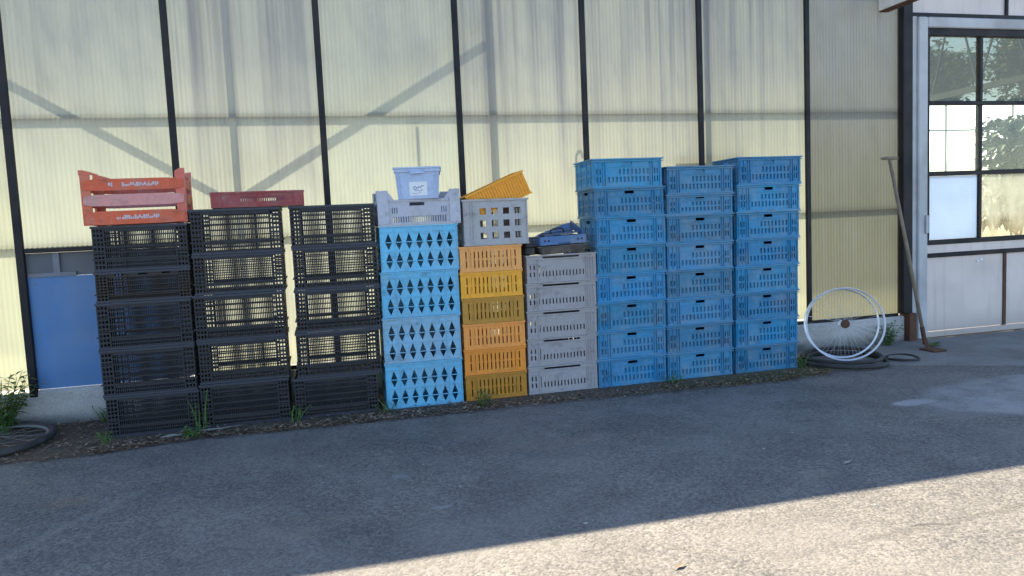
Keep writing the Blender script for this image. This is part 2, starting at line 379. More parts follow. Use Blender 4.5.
M['deadleaf']=m_leaf('dead_leaf',(.04,.028,.019),(.30,.225,.15),.1)
M['pebble']=m_leaf('pale_grit',(.10,.097,.095),(.33,.32,.30),0)
M['bark']=simple('bark',(.10,.08,.06),.9,0,.4,12)

# ------------------------------------------------------------------ ground
g=MB(); g.add([(-220,-220,0),(220,-220,0),(220,220,0),(-220,220,0)],[(0,1,2,3)])
tag(g.build('ground',M['asphalt']),kind='structure')
def patch(name,pts,z,m,jit=.02,sub=5):
    """irregular thin sheet with a crumbled rim"""
    out=[]
    for i in range(len(pts)):
        a=Vector(pts[i]);b=Vector(pts[(i+1)%len(pts)]); n=max(2,int((b-a).length/.07))
        for q in range(n):
            p=a.lerp(b,q/n); out.append((p.x+random.uniform(-jit,jit),p.y+random.uniform(-jit,jit)))
    n=len(out); mb=MB(); mb.add([(x,y,z) for x,y in out]+[(x,y,-.01) for x,y in out],[tuple(range(n))]+[(i,n+i,n+(i+1)%n,(i+1)%n) for i in range(n)])
    o=mb.build(name,m); tag(o,kind='structure'); return o
soil_front=[(-3,-.93),(.1,-.93),(.42,-.96),(.65,-.88),(1.14,-.79),(1.73,-.82),(2.36,-.83),(3.02,-.84),(3.72,-.86),(4.47,-.89),(5.0,-.93),(5.4,-.90),(5.62,-.83)]
patch('soil_strip',soil_front+[(5.64,-.35),(5.6,.0),(-3,.0)],.005,M['soil'],.03)
patch('concrete_apron',[(5.70,-.03),(5.72,-.5),(6.25,-.90),(6.5,-1.02),(6.9,-1.30),(9.8,-2.1),(9.8,-.03)],.009,M['apron'],.012)
fl=MB(); fl.add([(-4,.02,.012),(19,.02,.012),(19,6.4,.012),(-4,6.4,.012)],[(0,1,2,3)]); tag(fl.build('greenhouse_floor',M['infloor']),kind='structure')

# ------------------------------------------------------------------ greenhouse
gh=tag(empty('greenhouse',(0,0,0)),'long greenhouse with yellowish translucent ribbed wall sheets, dark glazing bars and a glazed door','greenhouse')
def part(name,mb,m,parent=gh,color=None,smooth=False,label=None):
    o=mb.build(name,m,parent,smooth,color)
    if label: o['label']=label
    return o
EAVE=3.22
def sheet(x0,x1,z0,z1,color):
    mb=MB(); n=int((x1-x0)/.0302*6); vs=[]
    for i in range(n+1):
        x=x0+(x1-x0)*i/n; y=.0022*math.sin(2*math.pi*x/.0302)
        vs+=[(x,y,z0),(x,y,z1)]
    mb.add(vs,[(2*i,2*i+2,2*i+3,2*i+1) for i in range(n)])
    return part('wall_sheet',mb,M['sheet'],color=color,smooth=True)
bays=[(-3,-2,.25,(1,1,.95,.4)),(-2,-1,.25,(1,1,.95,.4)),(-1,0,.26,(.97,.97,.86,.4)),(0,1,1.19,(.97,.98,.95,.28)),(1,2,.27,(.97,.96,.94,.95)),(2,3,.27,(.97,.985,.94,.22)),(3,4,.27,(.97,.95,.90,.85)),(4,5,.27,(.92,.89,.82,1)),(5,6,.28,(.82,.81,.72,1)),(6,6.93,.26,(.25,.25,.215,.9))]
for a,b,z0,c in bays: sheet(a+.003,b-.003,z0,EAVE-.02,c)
for x in range(-3,7):
    mb=MB(); w=.0225 if x!=0 else .026
    mb.bbox(x-w,x+w,-.034,-.006,.20 if x in(0,) else .26,EAVE-.03,.005); part('glazing_bar',mb,M['steel_dark'])
mb=MB(); mb.bbox(6.93,7.03,-.07,.06,.26,EAVE-.03,.006); part('jamb_post',mb,M['steel_dark'],label='thick black post beside the door')
mb=MB(); mb.bbox(6.985,7.06,-.085,.05,0,.262,.006); part('jamb_foot',mb,M['rust'])
# plinth, blue board, cement strip
mb=MB(); mb.bbox(-3,6.98,-.03,.10,-.1,.235,.008); part('plinth',mb,M['plinth'])
mb=MB(); mb.box(.018,.982,-.0045,.004,.247,1.005); part('wall_board',mb,M['boardblue'],label='plain blue board filling the lower wall bay')
mb=MB()
for x in (.06,.5,.94):
    for z in (.29,.62,.96): mb.tube([(x,-.010,z),(x,-.004,z)],.006,8)
part('screws',mb,M['zinc'])
mb=MB(); mb.box(.03,.97,-.022,-.003,.236,.246); part('sill_strip',mb,M['white_paint'])
mb=MB(); mb.box(.016,.984,.006,.02,1.0055,1.165); part('cement_strip',mb,M['slate'])
mb=MB(); mb.box(.185,.225,-.012,.0015,1.008,1.165); mb.box(.03,.32,-.014,.0005,1.0055,1.03); part('batten',mb,M['slate2'])
mb=MB(); mb.bbox(.026,.974,-.03,.02,1.166,1.196,.004); part('rail',mb,M['steel_dark'])
mb=MB(); mb.box(1.03,6.93,-.012,.03,.237,.262); part('bottom_rail',mb,M['steel_dark'])
# inner frame: its shadow shows through the sheets
mb=MB(); mb.box(-3,6.92,.022,.048,2.045,2.078); part('purlin',mb,M['zinc'])
mb=MB(); mb.box(-3,6.92,.022,.046,1.20,1.228); part('purlin',mb,M['zinc'])
for x,w in ((-1,.05),(1.36,.038),(3.235,.050),(5.05,.04)):
    mb=MB(); mb.box(x-w/2,x+w/2,.092,.132,0.0,3.2); part('inner_post',mb,M['zinc'])
for a,b in (((-.9,2.85),(1.33,1.46)),((1.38,1.46),(3.235,2.575))):
    mb=MB(); mb.bar((a[0]-.043,.16,a[1]+.19),(b[0]-.043,.16,b[1]+.19),.03,.035,(0,1,0)); part('brace',mb,M['zinc'])
mb=MB(); mb.tube([(2.665,.06,1.72),(2.665,.06,2.03)],.011); part('pipe',mb,M['zinc'])
mb=MB(); mb.tube([(3.90,.06,1.55),(3.905,.06,1.80),(3.925,.06,1.835),(3.95,.06,1.83),(3.955,.06,1.79)],.009); part('hook',mb,M['zinc'])
mb=MB(); mb.box(4.76,5.40,.06,.3,1.64,1.72); part('inner_board',mb,M['wood'])
# eave gutter, roof, back wall, trusses
mb=MB(); 
mb.box(-4,19,-.14,.06,EAVE,EAVE+.03); mb.box(-4,19,-.14,-.12,EAVE+.03,EAVE+.13); part('gutter',mb,M['zinc'])
mb=MB(); mb.box(-4,19,.0605,.11,3.12,3.22); part('eave_beam',mb,M['zinc'])
for y0,z0,y1,z1 in ((.12,3.26,3.25,4.40),(3.25,4.40,6.4,3.26)):
    mb=MB(); mb.add([(-4,y0,z0),(19,y0,z0),(19,y1,z1),(-4,y1,z1)],[(0,1,2,3)]); part('roof_glazing',mb,M['roof'])
mb=MB(); mb.add([(-4,6.4,0),(19,6.4,0),(19,6.4,3.2),(-4,6.4,3.2)],[(0,1,2,3)]); part('back_wall',mb,M['back'])
for x in (12.9,13.7,14.5,15.3,16.1):
    mb=MB(); mb.box(x-.012,x+.012,6.34,6.37,0,3.2); part('back_glazing_bar',mb,M['zinc'])
mb=MB(); mb.box(11,18,6.33,6.36,2.62,2.65); part('back_rail',mb,M['zinc'])
for xe in (-4,19):
    mb=MB(); mb.add([(xe,.12,0),(xe,6.38,0),(xe,6.38,3.2),(xe,3.25,4.38),(xe,.12,3.2)],[(0,1,2,3,4)]); part('gable_sheet',mb,M['back'])
for x in (10.4,):
    mb=MB(); y0,y1=.2,6.3
    mb.bar((x,y0,2.72),(x,y1,2.72),.07,.07); mb.bar((x,y0,3.10),(x,3.2,4.2),.04,.04); mb.bar((x,3.2,4.2),(x,y1,3.10),.04,.04)
    for q in range(8):
        ya=y0+(y1-y0)*q/8; yb=y0+(y1-y0)*(q+1)/8; zt=lambda y:3.10+(4.2-3.10)*(1-abs(y-3.25)/3.05)
        mb.bar((x,ya,2.72),(x,(ya+yb)/2,zt((ya+yb)/2)),.02,.02); mb.bar((x,(ya+yb)/2,zt((ya+yb)/2)),(x,yb,2.72),.02,.02)
    part('roof_truss',mb,M['zinc'])
# wall above the door + door
mb=MB(); mb.box(7.06,8.08,-.004,.004,2.90,EAVE-.01); part('transom_sheet',mb,M['greypanel'])
mb=MB(); mb.box(8.11,10.5,-.004,.004,2.90,EAVE-.01); part('transom_sheet',mb,M['greypanel'])
mb=MB(); mb.box(8.08,8.11,-.02,.02,2.90,EAVE-.01); mb.box(7.03,10.5,-.03,.02,2.862,2.90); part('transom_bar',mb,M['steel_dark'])
mb=MB(); mb.box(7.03,7.085,-.05,.06,.0,2.861); part('door_post',mb,M['white_paint'])
dr=empty('door'); dr.parent=gh; dr['label']='wide door with white frame, dark glazing bars and grey lower panels'
mb=MB(); mb.bbox(7.086,7.185,-.075,.03,.02,2.855,.008); mb.bbox(7.186,10.5,-.075,.03,2.765,2.855,.008); part('door_frame',mb,M['white_paint'],dr)
mb=MB()
mb.bbox(7.186,10.4,-.055,.0,2.70,2.764,.004); mb.bbox(7.186,7.222,-.055,.0,.905,2.699,.004); mb.bbox(7.186,10.4,-.055,.0,.86,.904,.004)
mb.bbox(7.2225,10.4,-.053,-.002,2.10,2.135,.004); mb.bbox(7.2225,10.4,-.053,-.002,1.475,1.515,.004); mb.bbox(7.186,10.4,-.058,-.002,.745,.785,.004)
for x in (7.765,8.36,8.95):
    for za,zb in ((.905,1.474),(1.516,2.099),(2.136,2.699)): mb.bbox(x,x+.034,-.053,-.002,za,zb,.004)
part('mullion',mb,M['steel_dark'],dr)
mb=MB(); mb.box(7.186,10.4,-.045,-.005,.7855,.8595); part('rail',mb,M['greypanel'],dr)
xs=[(7.222,7.765),(7.799,8.36),(8.394,8.95),(8.984,9.6)]
for j,(za,zb) in enumerate(((.905,1.474),(1.516,2.099),(2.136,2.699))):
    for i,(xa,xb) in enumerate(xs):
        mb=MB(); mb.box(xa+.001,xb-.001,-.030,-.025,za+.001,zb-.001)
        o=part('window_pane',mb,M['opal'] if (j==0 and i==0) else M['dirty_glass'] if j==0 else M['dim_glass'] if j==2 else M['glass'],dr)
        if j==0 and i==0: o['label']='bluish white opaque replacement pane'
for xa,xb in ((7.19,8.055),(8.09,8.95),(8.985,9.9)):
    mb=MB(); mb.box(xa,xb,-.04,-.02,.075,.744); part('kick_panel',mb,M['greypanel'],dr)
mb=MB()
for x in (8.056,8.951): mb.box(x,x+.033,-.05,-.01,.075,.744)
mb.box(7.187,7.1895,-.05,-.01,.075,.744); part('stile',mb,M['rust'],dr)
mb=MB(); mb.bbox(7.19,10.4,-.05,-.01,.02,.070,.004); part('bottom_rail',mb,M['greypanel'],dr)
mb=MB(); mb.bbox(7.150,7.178,-.095,-.0755,.97,1.13,.004); part('latch',mb,M['white_paint'],dr)
mb=MB()
for x,z in ((7.75,.70),(7.79,.71)): mb.bbox(x,x+.035,-.048,-.0405,z-.02,z,.002)
part('sticker',mb,M['label'],dr)
# bracket under the eave, top right
mb=MB(); mb.bbox(6.70,6.79,-.62,-.0365,2.897,3.02,.004)
br=mb.build('eave_beam_end',M['pale_wood']); br.rotation_euler=(0,0,0)
tag(br,'pale beam end with brown underside sticking out of the wall at the top right','beam')
mb=MB(); mb.box(6.703,6.787,-.61,-.04,2.888,2.8955); part('underside',mb,M['rust'],br)

# ------------------------------------------------------------------ crates
CACHE={}
def ring(mb,W,D,z0,z1,out):
    x=W/2;y=D/2
    mb.box(-x-out,x+out,-y-out,-y+.001,z0,z1); mb.box(-x-out,x+out,y-.001,y+out,z0,z1)
    mb.box(-x-out,-x+.001,-y+.0012,y-.0012,z0,z1); mb.box(x-.001,x+out,-y+.0012,y-.0012,z0,z1)
def walls(W,D,H,t,fh,eh,ft=(),et=(),bh=None):
    f=MB(); f.panel((-W/2,-D/2,0),(1,0,0),(0,0,1),(0,-1,0),W,H,t,fh,ft)
    b=MB(); b.panel((W/2,D/2,0),(-1,0,0),(0,0,1),(0,1,0),W,H,t,fh if bh is None else bh,ft if bh is None else ())
    L=D-2*t
    l=MB(); l.panel((-W/2,D/2-t,0),(0,-1,0),(0,0,1),(-1,0,0),L,H,t,eh,et)
    r=MB(); r.panel((W/2,-D/2+t,0),(0,1,0),(0,0,1),(1,0,0),L,H,t,eh,et)
    return f,b,l,r
def slots(u0,u1,v0,v1,n,frac=.5):
    p=(u1-u0)/n; return [(u0+p*(i+.5-frac/2),u0+p*(i+.5+frac/2),v0,v1) for i in range(n)]
class Rims(list):
    pass
def rings(W,D,*specs):
    o=Rims()
    for name,z0,z1,out in specs:
        mb=MB(); ring(mb,W,D,z0,z1,out); o.append((name,mb))
    return o
def pack(key,m,f,b,l,r,rim,base,extra=()):
    P=[('side_wall',f.mesh('side_wall',m)),('side_wall',b.mesh('side_wall',m)),('end_wall',l.mesh('end_wall',m)),('end_wall',r.mesh('end_wall',m)),
       ('base',base.mesh('base',m))]+[(n,x.mesh(n,m)) for n,x in rim]+[(n,x.mesh(n,mm)) for n,x,mm in extra]
    CACHE[key]=P; return P
def floor_mb(W,D,t,z0=.004,z1=.012):
    mb=MB(); mb.box(-W/2+t+.001,W/2-t-.001,-D/2+t+.001,D/2-t-.001,z0,z1); return mb

def black(h,var=0):
    key=('black',h,var)
    if key in CACHE: return CACHE[key]
    W,D,t=.536,.37,.007; cw=.068
    def grid(L,n,full=True):
        hs=[]; s=h/.28
        for i in range(3):
            for side in (0,1):
                u=.008+i*.0195; u=u if not side else L-u-.0125
                for j in range(9): hs.append((u,u+.0125,h*(.075+.099*j),h*(.075+.099*j)+.0165*s))
        u0,u1=cw,L-cw
        if var==0:
            rows=((.075,.135),(.155,.215),(.30,.40),(.425,.525),(.55,.65),(.675,.775),(.80,.875))
        elif var==1:
            rows=((.10,.20),(.23,.36),(.39,.52),(.55,.68),(.71,.80))
            for c in (.25,.5,.75): hs.append((L*c-.026,L*c+.026,h*.86,h*.93))
        else:
            rows=((.07,.12),(.14,.19),(.27,.39),(.42,.53),(.56,.68),(.71,.80),(.825,.885))
        for a,b in rows: hs+=slots(u0,u1,h*a,h*b,n,.60)
        return hs
    f,b,l,r=walls(W,D,h,t,grid(W,36),grid(D-2*t,20))
    for mb,yy,sg in ((f,-D/2,-1),(b,D/2,1)):
        for z in ((.4125,.6625) if var==0 else (.375,.535) if var==1 else (.405,.695)):
            y0,y1=sorted((yy-.001*sg,yy+.009*sg)); mb.box(-W/2+.002,W/2-.002,y0,y1-0,h*z-.0022,h*z+.0022)
        for x in (-W/2+.066,W/2-.066,-.09,.09):
            y0,y1=sorted((yy-.001*sg,yy+.0045*sg)); w=.004 if abs(x)>.1 else .0022; mb.box(x-w,x+w,y0,y1,.02,h-.02)
    rim=rings(W,D,('rim',h-.014,h,.006),('foot_rim',0,.012,.005),('band',h*.27-.003,h*.27+.004,.009))
    base=MB(); base.panel((-W/2+t+.001,-D/2+t+.001,.010),(1,0,0),(0,1,0),(0,0,1),W-2*t-.002,D-2*t-.002,.007,[q for a in range(6) for q in slots(.02,W-.04,.02+a*.054,.058+a*.054,12,.6)])
    return pack(key,M['black'],f,b,l,r,rim,base)
def diamond():
    key='diamond'
    if key in CACHE: return CACHE[key]
    W,D,t,h=.524,.37,.008,.3065
    def tr(L,n):
        o=[]; p=(L-.044)/n
        for v0,vm,v1 in ((.018,.070,.133),(.146,.198,.261)):
            for i in range(n):
                uc=.022+p*(i+.5)
                o.append(((uc-p/2,uc+p/2,v0,vm-.002),(uc,.0220,vm-.003,v0+.0005)))
                o.append(((uc-p/2,uc+p/2,vm+.002,v1),(uc,.0220,vm+.003,v1-.001)))
        return o
    f,b,l,r=walls(W,D,h,t,(),(),tr(W,7),tr(D-2*t,5),[])
    for mb,yy,sg in ((f,-D/2,-1),(b,D/2,1)):
        for z in (.070,.138,.198,.268):
            y0,y1=sorted((yy-.001*sg,yy+.004*sg)); mb.box(-W/2,W/2,y0,y1,z-.0022,z+.0022)
        for x in (-W/2+.006,-W/2+.098,W/2-.098,W/2-.006):
            y0,y1=sorted((yy-.001*sg,yy+.0032*sg)); mb.box(x-.0018,x+.0018,y0,y1,.012,h-.012)
    rim=rings(W,D,('rim',h-.008,h,.006),('foot_rim',0,.006,.004))
    return pack(key,M['plastic'],f,b,l,r,rim,floor_mb(W,D,t))
def slotted(key,W,D,h,n,m=None):
    if key in CACHE: return CACHE[key]
    t=.007
    def hs(L,n):
        o=[]
        for a,b in ((.17,.46),(.52,.80)): o+=slots(.03,L-.03,h*a,h*b,n,.30)
        return o
    f,b,l,r=walls(W,D,h,t,hs(W,n),hs(D-2*t,n-3))
    for mb,yy,sg in ((f,-D/2,-1),(b,D/2,1)):
        for x in (-W/2+.07,W/2-.07):
            y0,y1=sorted((yy-.001*sg,yy+.003*sg)); mb.box(x-.004,x+.004,y0,y1,.012,h-.014)
        y0,y1=sorted((yy-.001*sg,yy+.0028*sg)); mb.box(-W/2+.005,W/2-.005,y0,y1,h*.885-.002,h*.885+.002)
    rim=rings(W,D,('rim',h-.011,h,.006),('foot_rim',0,.008,.004))
    return pack(key,m or M['thin'],f,b,l,r,rim,floor_mb(W,D,t))
def greybox():
    key='grey'
    if key in CACHE: return CACHE[key]
    W,D,t,h=.515,.37,.008,.1955
    def hs(L,first):
        o=[]
        for u in (.020,.048): o+=[(u,u+.010,.045,.078),(u,u+.010,.092,.125)]
        o+=[(.088,.093,.045,.125)]
        o+=slots(.105,L-.085,.045,.083,13,.36) if first else slots(.08,L-.06,.045,.083,8,.36)
        c=L*.49; w=.135 if first else .06; o.append((c-w,c+w,h-.024,h-.0105))
        return o
    f,b,l,r=walls(W,D,h,t,hs(W,1),hs(D-2*t,0))
    for mb,yy,sg in ((f,-D/2,-1),(b,D/2,1)):
        for x in (-W/2+.078,W/2-.078,W/2-.062,W/2-.043,W/2-.022):
            y0,y1=sorted((yy-.001*sg,yy+.005*sg)); mb.box(x-.0028,x+.0028,y0,y1,.010,h-.03)
        y0,y1=sorted((yy-.001*sg,yy+.005*sg)); mb.box(-W/2,W/2,y0,y1,h-.034,h-.029)
        for z in (.028,.138):
            y0,y1=sorted((yy-.001*sg,yy+.003*sg)); mb.box(-W/2+.004,-W/2+.075,y0,y1,z-.002,z+.002)
    rim=rings(W,D,('rim',h-.009,h,.007),('foot_rim',0,.009,.003))
    return pack(key,M['plastic'],f,b,l,r,rim,floor_mb(W,D,t))
def bluebox(h,grip=False):
    key=('blue',h,grip)
    if key in CACHE: return CACHE[key]
    W,D,t=.530,.37,.009; s=h/.203
    def hs(L,first):
        o=[]
        if first:
            for j,(a,b) in enumerate(((.035,.073),(.090,.128))):
                n=11 if j==0 else 8; u0=.105+(0 if j==0 else .085)
                o+=slots(u0,L-.095,a*s,b*s,n,.52)
                o+=[(L-.062,L-.050,a*s,b*s),(L-.040,L-.030,a*s,b*s),(.022,.036,a*s,b*s),(.050,.062,a*s,b*s)]
            o.append((L/2-.036,L/2+.036,h*.775,h*.885))
        else:
            for a,b in ((.035,.073),(.090,.128)): o+=slots(.03,L-.03,a*s,b*s,8,.42)
            o.append((L/2-.04,L/2+.04,h*.775,h*.885))
        return o
    fh=hs(W,1)
    f,b,l,r=walls(W,D,h,t,fh,hs(D-2*t,0),(),(),[])
    for mb,yy,sg in ((f,-D/2,-1),(b,D/2,1)):
        def rb(x0,x1,z0,z1,d=.006):
            y0,y1=sorted((yy-.001*sg,yy+d*sg)); mb.box(x0,x1,y0,y1,z0,z1)
        for x in (-W/2+.078,-W/2+.096,W/2-.088,W/2-.070): rb(x-.003,x+.003,.014,h-.025,.010)
        for x in (-W/2+.012,-W/2+.044,W/2-.016): rb(x-.002,x+.002,.014,h-.025,.008)
        for z in (.081*s,.140*s):
            rb(-W/2+.002,-W/2+.0755,z-.002,z+.002,.0052); rb(W/2-.0675,W/2-.002,z-.002,z+.002,.0052)
        rb(-W/2+.0985,W/2-.0905,.140*s,.145*s,.004)
        rb(-.044,.044,h*.74,h*.765,.007)
    for mb,xx,sg in ((l,-W/2,-1),(r,W/2,1)):
        for y in (-.15,-.06,.06,.15):
            x0,x1=sorted((xx-.001*sg,xx+.005*sg)); mb.box(x0,x1,y-.003,y+.003,.014,h-.022)
        x0,x1=sorted((xx-.001*sg,xx+.004*sg)); mb.box(x0,x1,-D/2+.012,D/2-.012,.081*s-.002,.081*s+.002)
    f.box(-W/2+.0785,W/2-.0705,-D/2+t+.002,-D/2+t+.006,.025,.135*s)
    for a_,b_ in ((-W/2+.0132,-W/2+.076),(W/2-.0695,W/2-.018)): f.box(a_,b_,-D/2+t+.002,-D/2+t+.006,.025,.135*s)
    rim=rings(W,D,('rim',h-.009,h,.012),('band',h-.024,h-.019,.010),('foot_rim',0,.011,.003))
    ex=[]
    if grip:
        gm=MB(); gm.bbox(-.042,.042,-D/2+t+.001,-D/2+t+.018,h*.76,h*.93,.003); ex=[('grip',gm,M['plastic'])]
    return pack(key,M['plastic'],f,b,l,r,rim,floor_mb(W,D,t),ex)

def place(parts,loc,label,group,color,rz=0,rx=0,ry=0,name='plastic_crate',cat='crate',var=.06,rimc=False):
    root=empty(name,loc,(rx,ry,rz)); tag(root,label,cat,group)
    k=1+random.uniform(-var,var); c=tuple(min(1,x*k) for x in color)
    for n,me in parts: link(n,me,root,(.040,.047,.066) if rimc and n in('rim','foot_rim') else c)  # sky light on the edges is painted into the black crates' rim colour
    return root
YF=-.6; DH=.185; YC=YF+DH
jit=lambda a:random.uniform(-a,a)
# black stacks
stacks=[('under the orange slatted crate',[(.257,0,.585),(.293,2,.580),(.291,2,.580),(.190,1,.588),(.280,0,.592)]),
        ('under the dark red tray',[(.283,2,1.132),(.273,2,1.138),(.295,0,1.138),(.252,0,1.150),(.287,0,1.152)]),
        ('beside the light blue crates',[(.266,2,1.703),(.300,0,1.735),(.278,0,1.748),(.276,0,1.752),(.270,0,1.750)])]
ords=['bottom','second from bottom','middle','second from top','top']
for sname,lv in stacks:
    z=.007
    for i,(h,var,x0) in enumerate(lv):
        cc=(.021,.023,.031) if var!=1 else (.024,.019,.017)
        kind='shallow brownish black crate with three grip slots' if var==1 else 'black lattice crate'
        place(black(round(h-.002,3),var),(x0+.268,YC+jit(.006),z),(f'{kind}, {ords[i]} of its stack' if var==1 else f'{kind}, {ords[i]} in the black stack {sname}'),'black lattice crates',cc,jit(R(.5)),rimc=True)
        z+=h
# light blue diamond crates
z=.007
for i,(x0,c) in enumerate(((2.296,(.125,.47,.72)),(2.298,(.21,.43,.60)),(2.304,(.13,.47,.71)),(2.312,(.13,.48,.73)))):
    lab=['brighter light blue crate with diamond holes, lowest of the four, on the ground','greyer faded light blue crate with diamond holes, second from the ground',
         'light blue crate with diamond holes, second from the top of its stack','light blue crate with diamond holes directly under the pale grey crate'][i]
    place(diamond(),(x0+.262,YC+jit(.004),z),lab,'light blue crates with diamond holes',c,jit(R(.5))); z+=.3085
zlb=z
# pale grey crate with raised corners
def earcrate():
    W,D,t,h=.545,.37,.008,.170
    def hs(L,first):
        o=[]
        if first:
            o+=slots(.09,L-.09,.018,.058,22,.45); o+=slots(.085,.130,.080,.118,3,.4); o+=slots(L-.130,L-.085,.080,.118,3,.4)
            o.append((L/2-.065,L/2+.035,.128,.150))
        else: o+=slots(.03,L-.03,.03,.10,12,.45)
        return o
    fh=hs(W,1)
    f,b,l,r=walls(W,D,h,t,fh,hs(D-2*t,0),(),(),fh[:-1])
    rim=rings(W,D,('rim',0,.010,.004))
    lips=[]
    for y0,y1 in ((-D/2-.006,-D/2+.0005),(D/2-.0005,D/2+.006)):
        q=MB(); q.box(-W/2+.075,W/2-.075,y0,y1,h-.014,h); lips.append(q)
    ex=[('lip',q,M['plastic']) for q in lips]
    for sx in (-1,1):
        for sy in (-1,1):
            posts=MB()
            x0,x1=sorted((sx*(W/2+.005),sx*(W/2-.068))); ya,yb=sorted((sy*(D/2+.007),sy*(D/2-.0005)))
            posts.box(x0,x1,ya,yb,.0105,.232)
            xa,xb=sorted((sx*(W/2+.005),sx*(W/2+.0003))); yc,yd=sorted((sy*(D/2-.0008),sy*(D/2-.075))); posts.box(xa,xb,yc,yd,.0105,.232)
            xi=sx*(W/2-.0685); xo=sx*(W/2-.105); v=[(xi,ya,.1705),(xo,ya,.1705),(xi,ya,.222),(xi,yb,.1705),(xo,yb,.1705),(xi,yb,.222)]
            posts.add(v,[(0,1,2),(5,4,3),(0,3,4,1),(1,4,5,2),(2,5,3,0)])
            ex.append(('corner_post',posts,M['plastic']))
    return pack('ear',M['plastic'],f,b,l,r,rim,floor_mb(W,D,t),ex)
place(earcrate(),(2.585,YC,zlb+.001),'pale grey crate with raised corner posts and a dark handle hole',None,(.46,.48,.56),R(.4))
# pale blue box with a white label
def palebox():
    h=.205; a,b=.134,.1465; da,db=.185,.205
    root=empty('storage_box',(2.610,YC-.02,zlb+.1725),(0,0,R(-9))); tag(root,'small pale blue box with rim and white label, topmost on the light blue stack','box')
    c=(.50,.62,.86)
    def q(mb,pts,t): 
        n=(Vector(pts[1])-Vector(pts[0])).cross(Vector(pts[3])-Vector(pts[0])).normalized()
        p2=[Vector(p)-n*t for p in pts]; mb.add(list(pts)+p2,[(0,1,2,3),(7,6,5,4),(0,4,5,1),(1,5,6,2),(2,6,7,3),(3,7,4,0)])
    m=MB(); q(m,[(-a,-da,0),(a,-da,0),(b,-db,h),(-b,-db,h)],.005)
    for x in (-.118,.118): m.bar((x,-da-.004,.01),(x*1.08,-db-.0035,h-.03),.008,.008,(0,1,0))
    m.build('side_wall',M['thin'],root,color=c)
    m=MB(); q(m,[(a,da,0),(-a,da,0),(-b,db,h),(b,db,h)],.005); m.build('side_wall',M['thin'],root,color=c)
    m=MB(); q(m,[(-a,da,0),(-a,-da,0),(-b,-db,h),(-b,db,h)],.005); m.build('end_wall',M['thin'],root,color=c)
    m=MB(); q(m,[(a,-da,0),(a,da,0),(b,db,h),(b,-db,h)],.005); m.build('end_wall',M['thin'],root,color=c)
    m=MB(); m.box(-a+.006,a-.006,-da+.006,da-.006,0,.006); m.build('base',M['thin'],root,color=c)
    m=MB(); ring(m,2*b,2*db,h-.006,h+.004,.012); ring(m,2*b,2*db,h-.028,h-.0065,.006); m.build('rim',M['thin'],root,color=c)
    m=MB(); m.box(-.045,.045,-db-.021,-db-.0062,h-.040,h-.028); m.box(-.045,-.039,-db-.021,-db-.0062,h-.027,h-.008); m.box(.039,.045,-db-.021,-db-.0062,h-.027,h-.008); m.build('handle',M['thin'],root,color=c)
    # label follows the leaning front wall
    lean=(db-da)/h
    def fp(x,z,d): return (x,-da-lean*z-d,z)
    m=MB(); L=[fp(-.055,.022,.0015),fp(.062,.022,.0015),fp(.062,.112,.0015),fp(-.055,.112,.0015)]; m.add(L,[(0,1,2,3)]); lb=m.build('label',M['label'],root)
    m=MB()
    def stroke(pts,r=.0028): m.tube([fp(x,z,.0022) for x,z in pts],r,5)
    stroke([(-.030,.070),(-.02,.082),(-.005,.074),(-.012,.064),(-.028,.062)]); stroke([(.0,.066),(.008,.084),(.016,.070),(.026,.086),(.04,.084)])
    stroke([(-.02,.052),(-.002,.056),(.014,.050),(.03,.060)],.002); stroke([(-.038,.038),(-.01,.036),(.02,.040)],.0014)
    m.build('print',M['ink'],lb)
palebox()
# yellow and orange crates
ycols=[((.58,.255,.025),'dull ochre crate, lowest of the yellow and orange stack, on the ground'),((.95,.33,.035),'deep orange slotted crate just above the lowest ochre crate'),
       ((.95,.36,.07),'bright orange slotted crate in the middle, just below a dull ochre one'),((.60,.29,.035),'dull ochre slotted crate between a yellow and a bright orange crate'),
       ((.96,.45,.03),'yellow slotted crate, second from the top of its stack'),((.97,.45,.13),'pale orange slotted crate directly under the grey crate with square holes')]
z=.007
for i,(c,lab) in enumerate(ycols):
    place(slotted('yellow',.436,.37,.1765,13),(2.840+.222+jit(.003),YC+jit(.004),z),lab,'yellow and orange slotted crates',c,jit(R(.5))); z+=.1785
zy=z
# grey crate with square holes
def sqcrate():
    W,D,t,h=.455,.37,.011,.317
    hs=[(.115+.0825*i,.115+.0825*i+.044,.045+.083*j,.045+.083*j+.044) for i in range(4) for j in range(3)]
    L=D-2*t; es=[(.05+.085*i,.05+.085*i+.044,.045+.083*j,.045+.083*j+.044) for i in range(3) for j in range(3)]
    f,b,l,r=walls(W,D,h,t,hs,es)
    for mb,yy,sg in ((f,-D/2,-1),(b,D/2,1)):
        for x in (-W/2+.050,-W/2+.07,W/2-.006,-W/2+.006):
            y0,y1=sorted((yy-.001*sg,yy+.005*sg)); mb.box(x-.004,x+.004,y0,y1,.012,h-.016)
    rim=rings(W,D,('rim',h-.014,h,.008),('foot_rim',0,.010,.004))
    return pack('sq',M['plastic'],f,b,l,r,rim,floor_mb(W,D,t))
place(sqcrate(),(3.108,YC,zy+.001),'grey crate with square holes on the yellow and orange stack',None,(.40,.40,.415),R(.3))
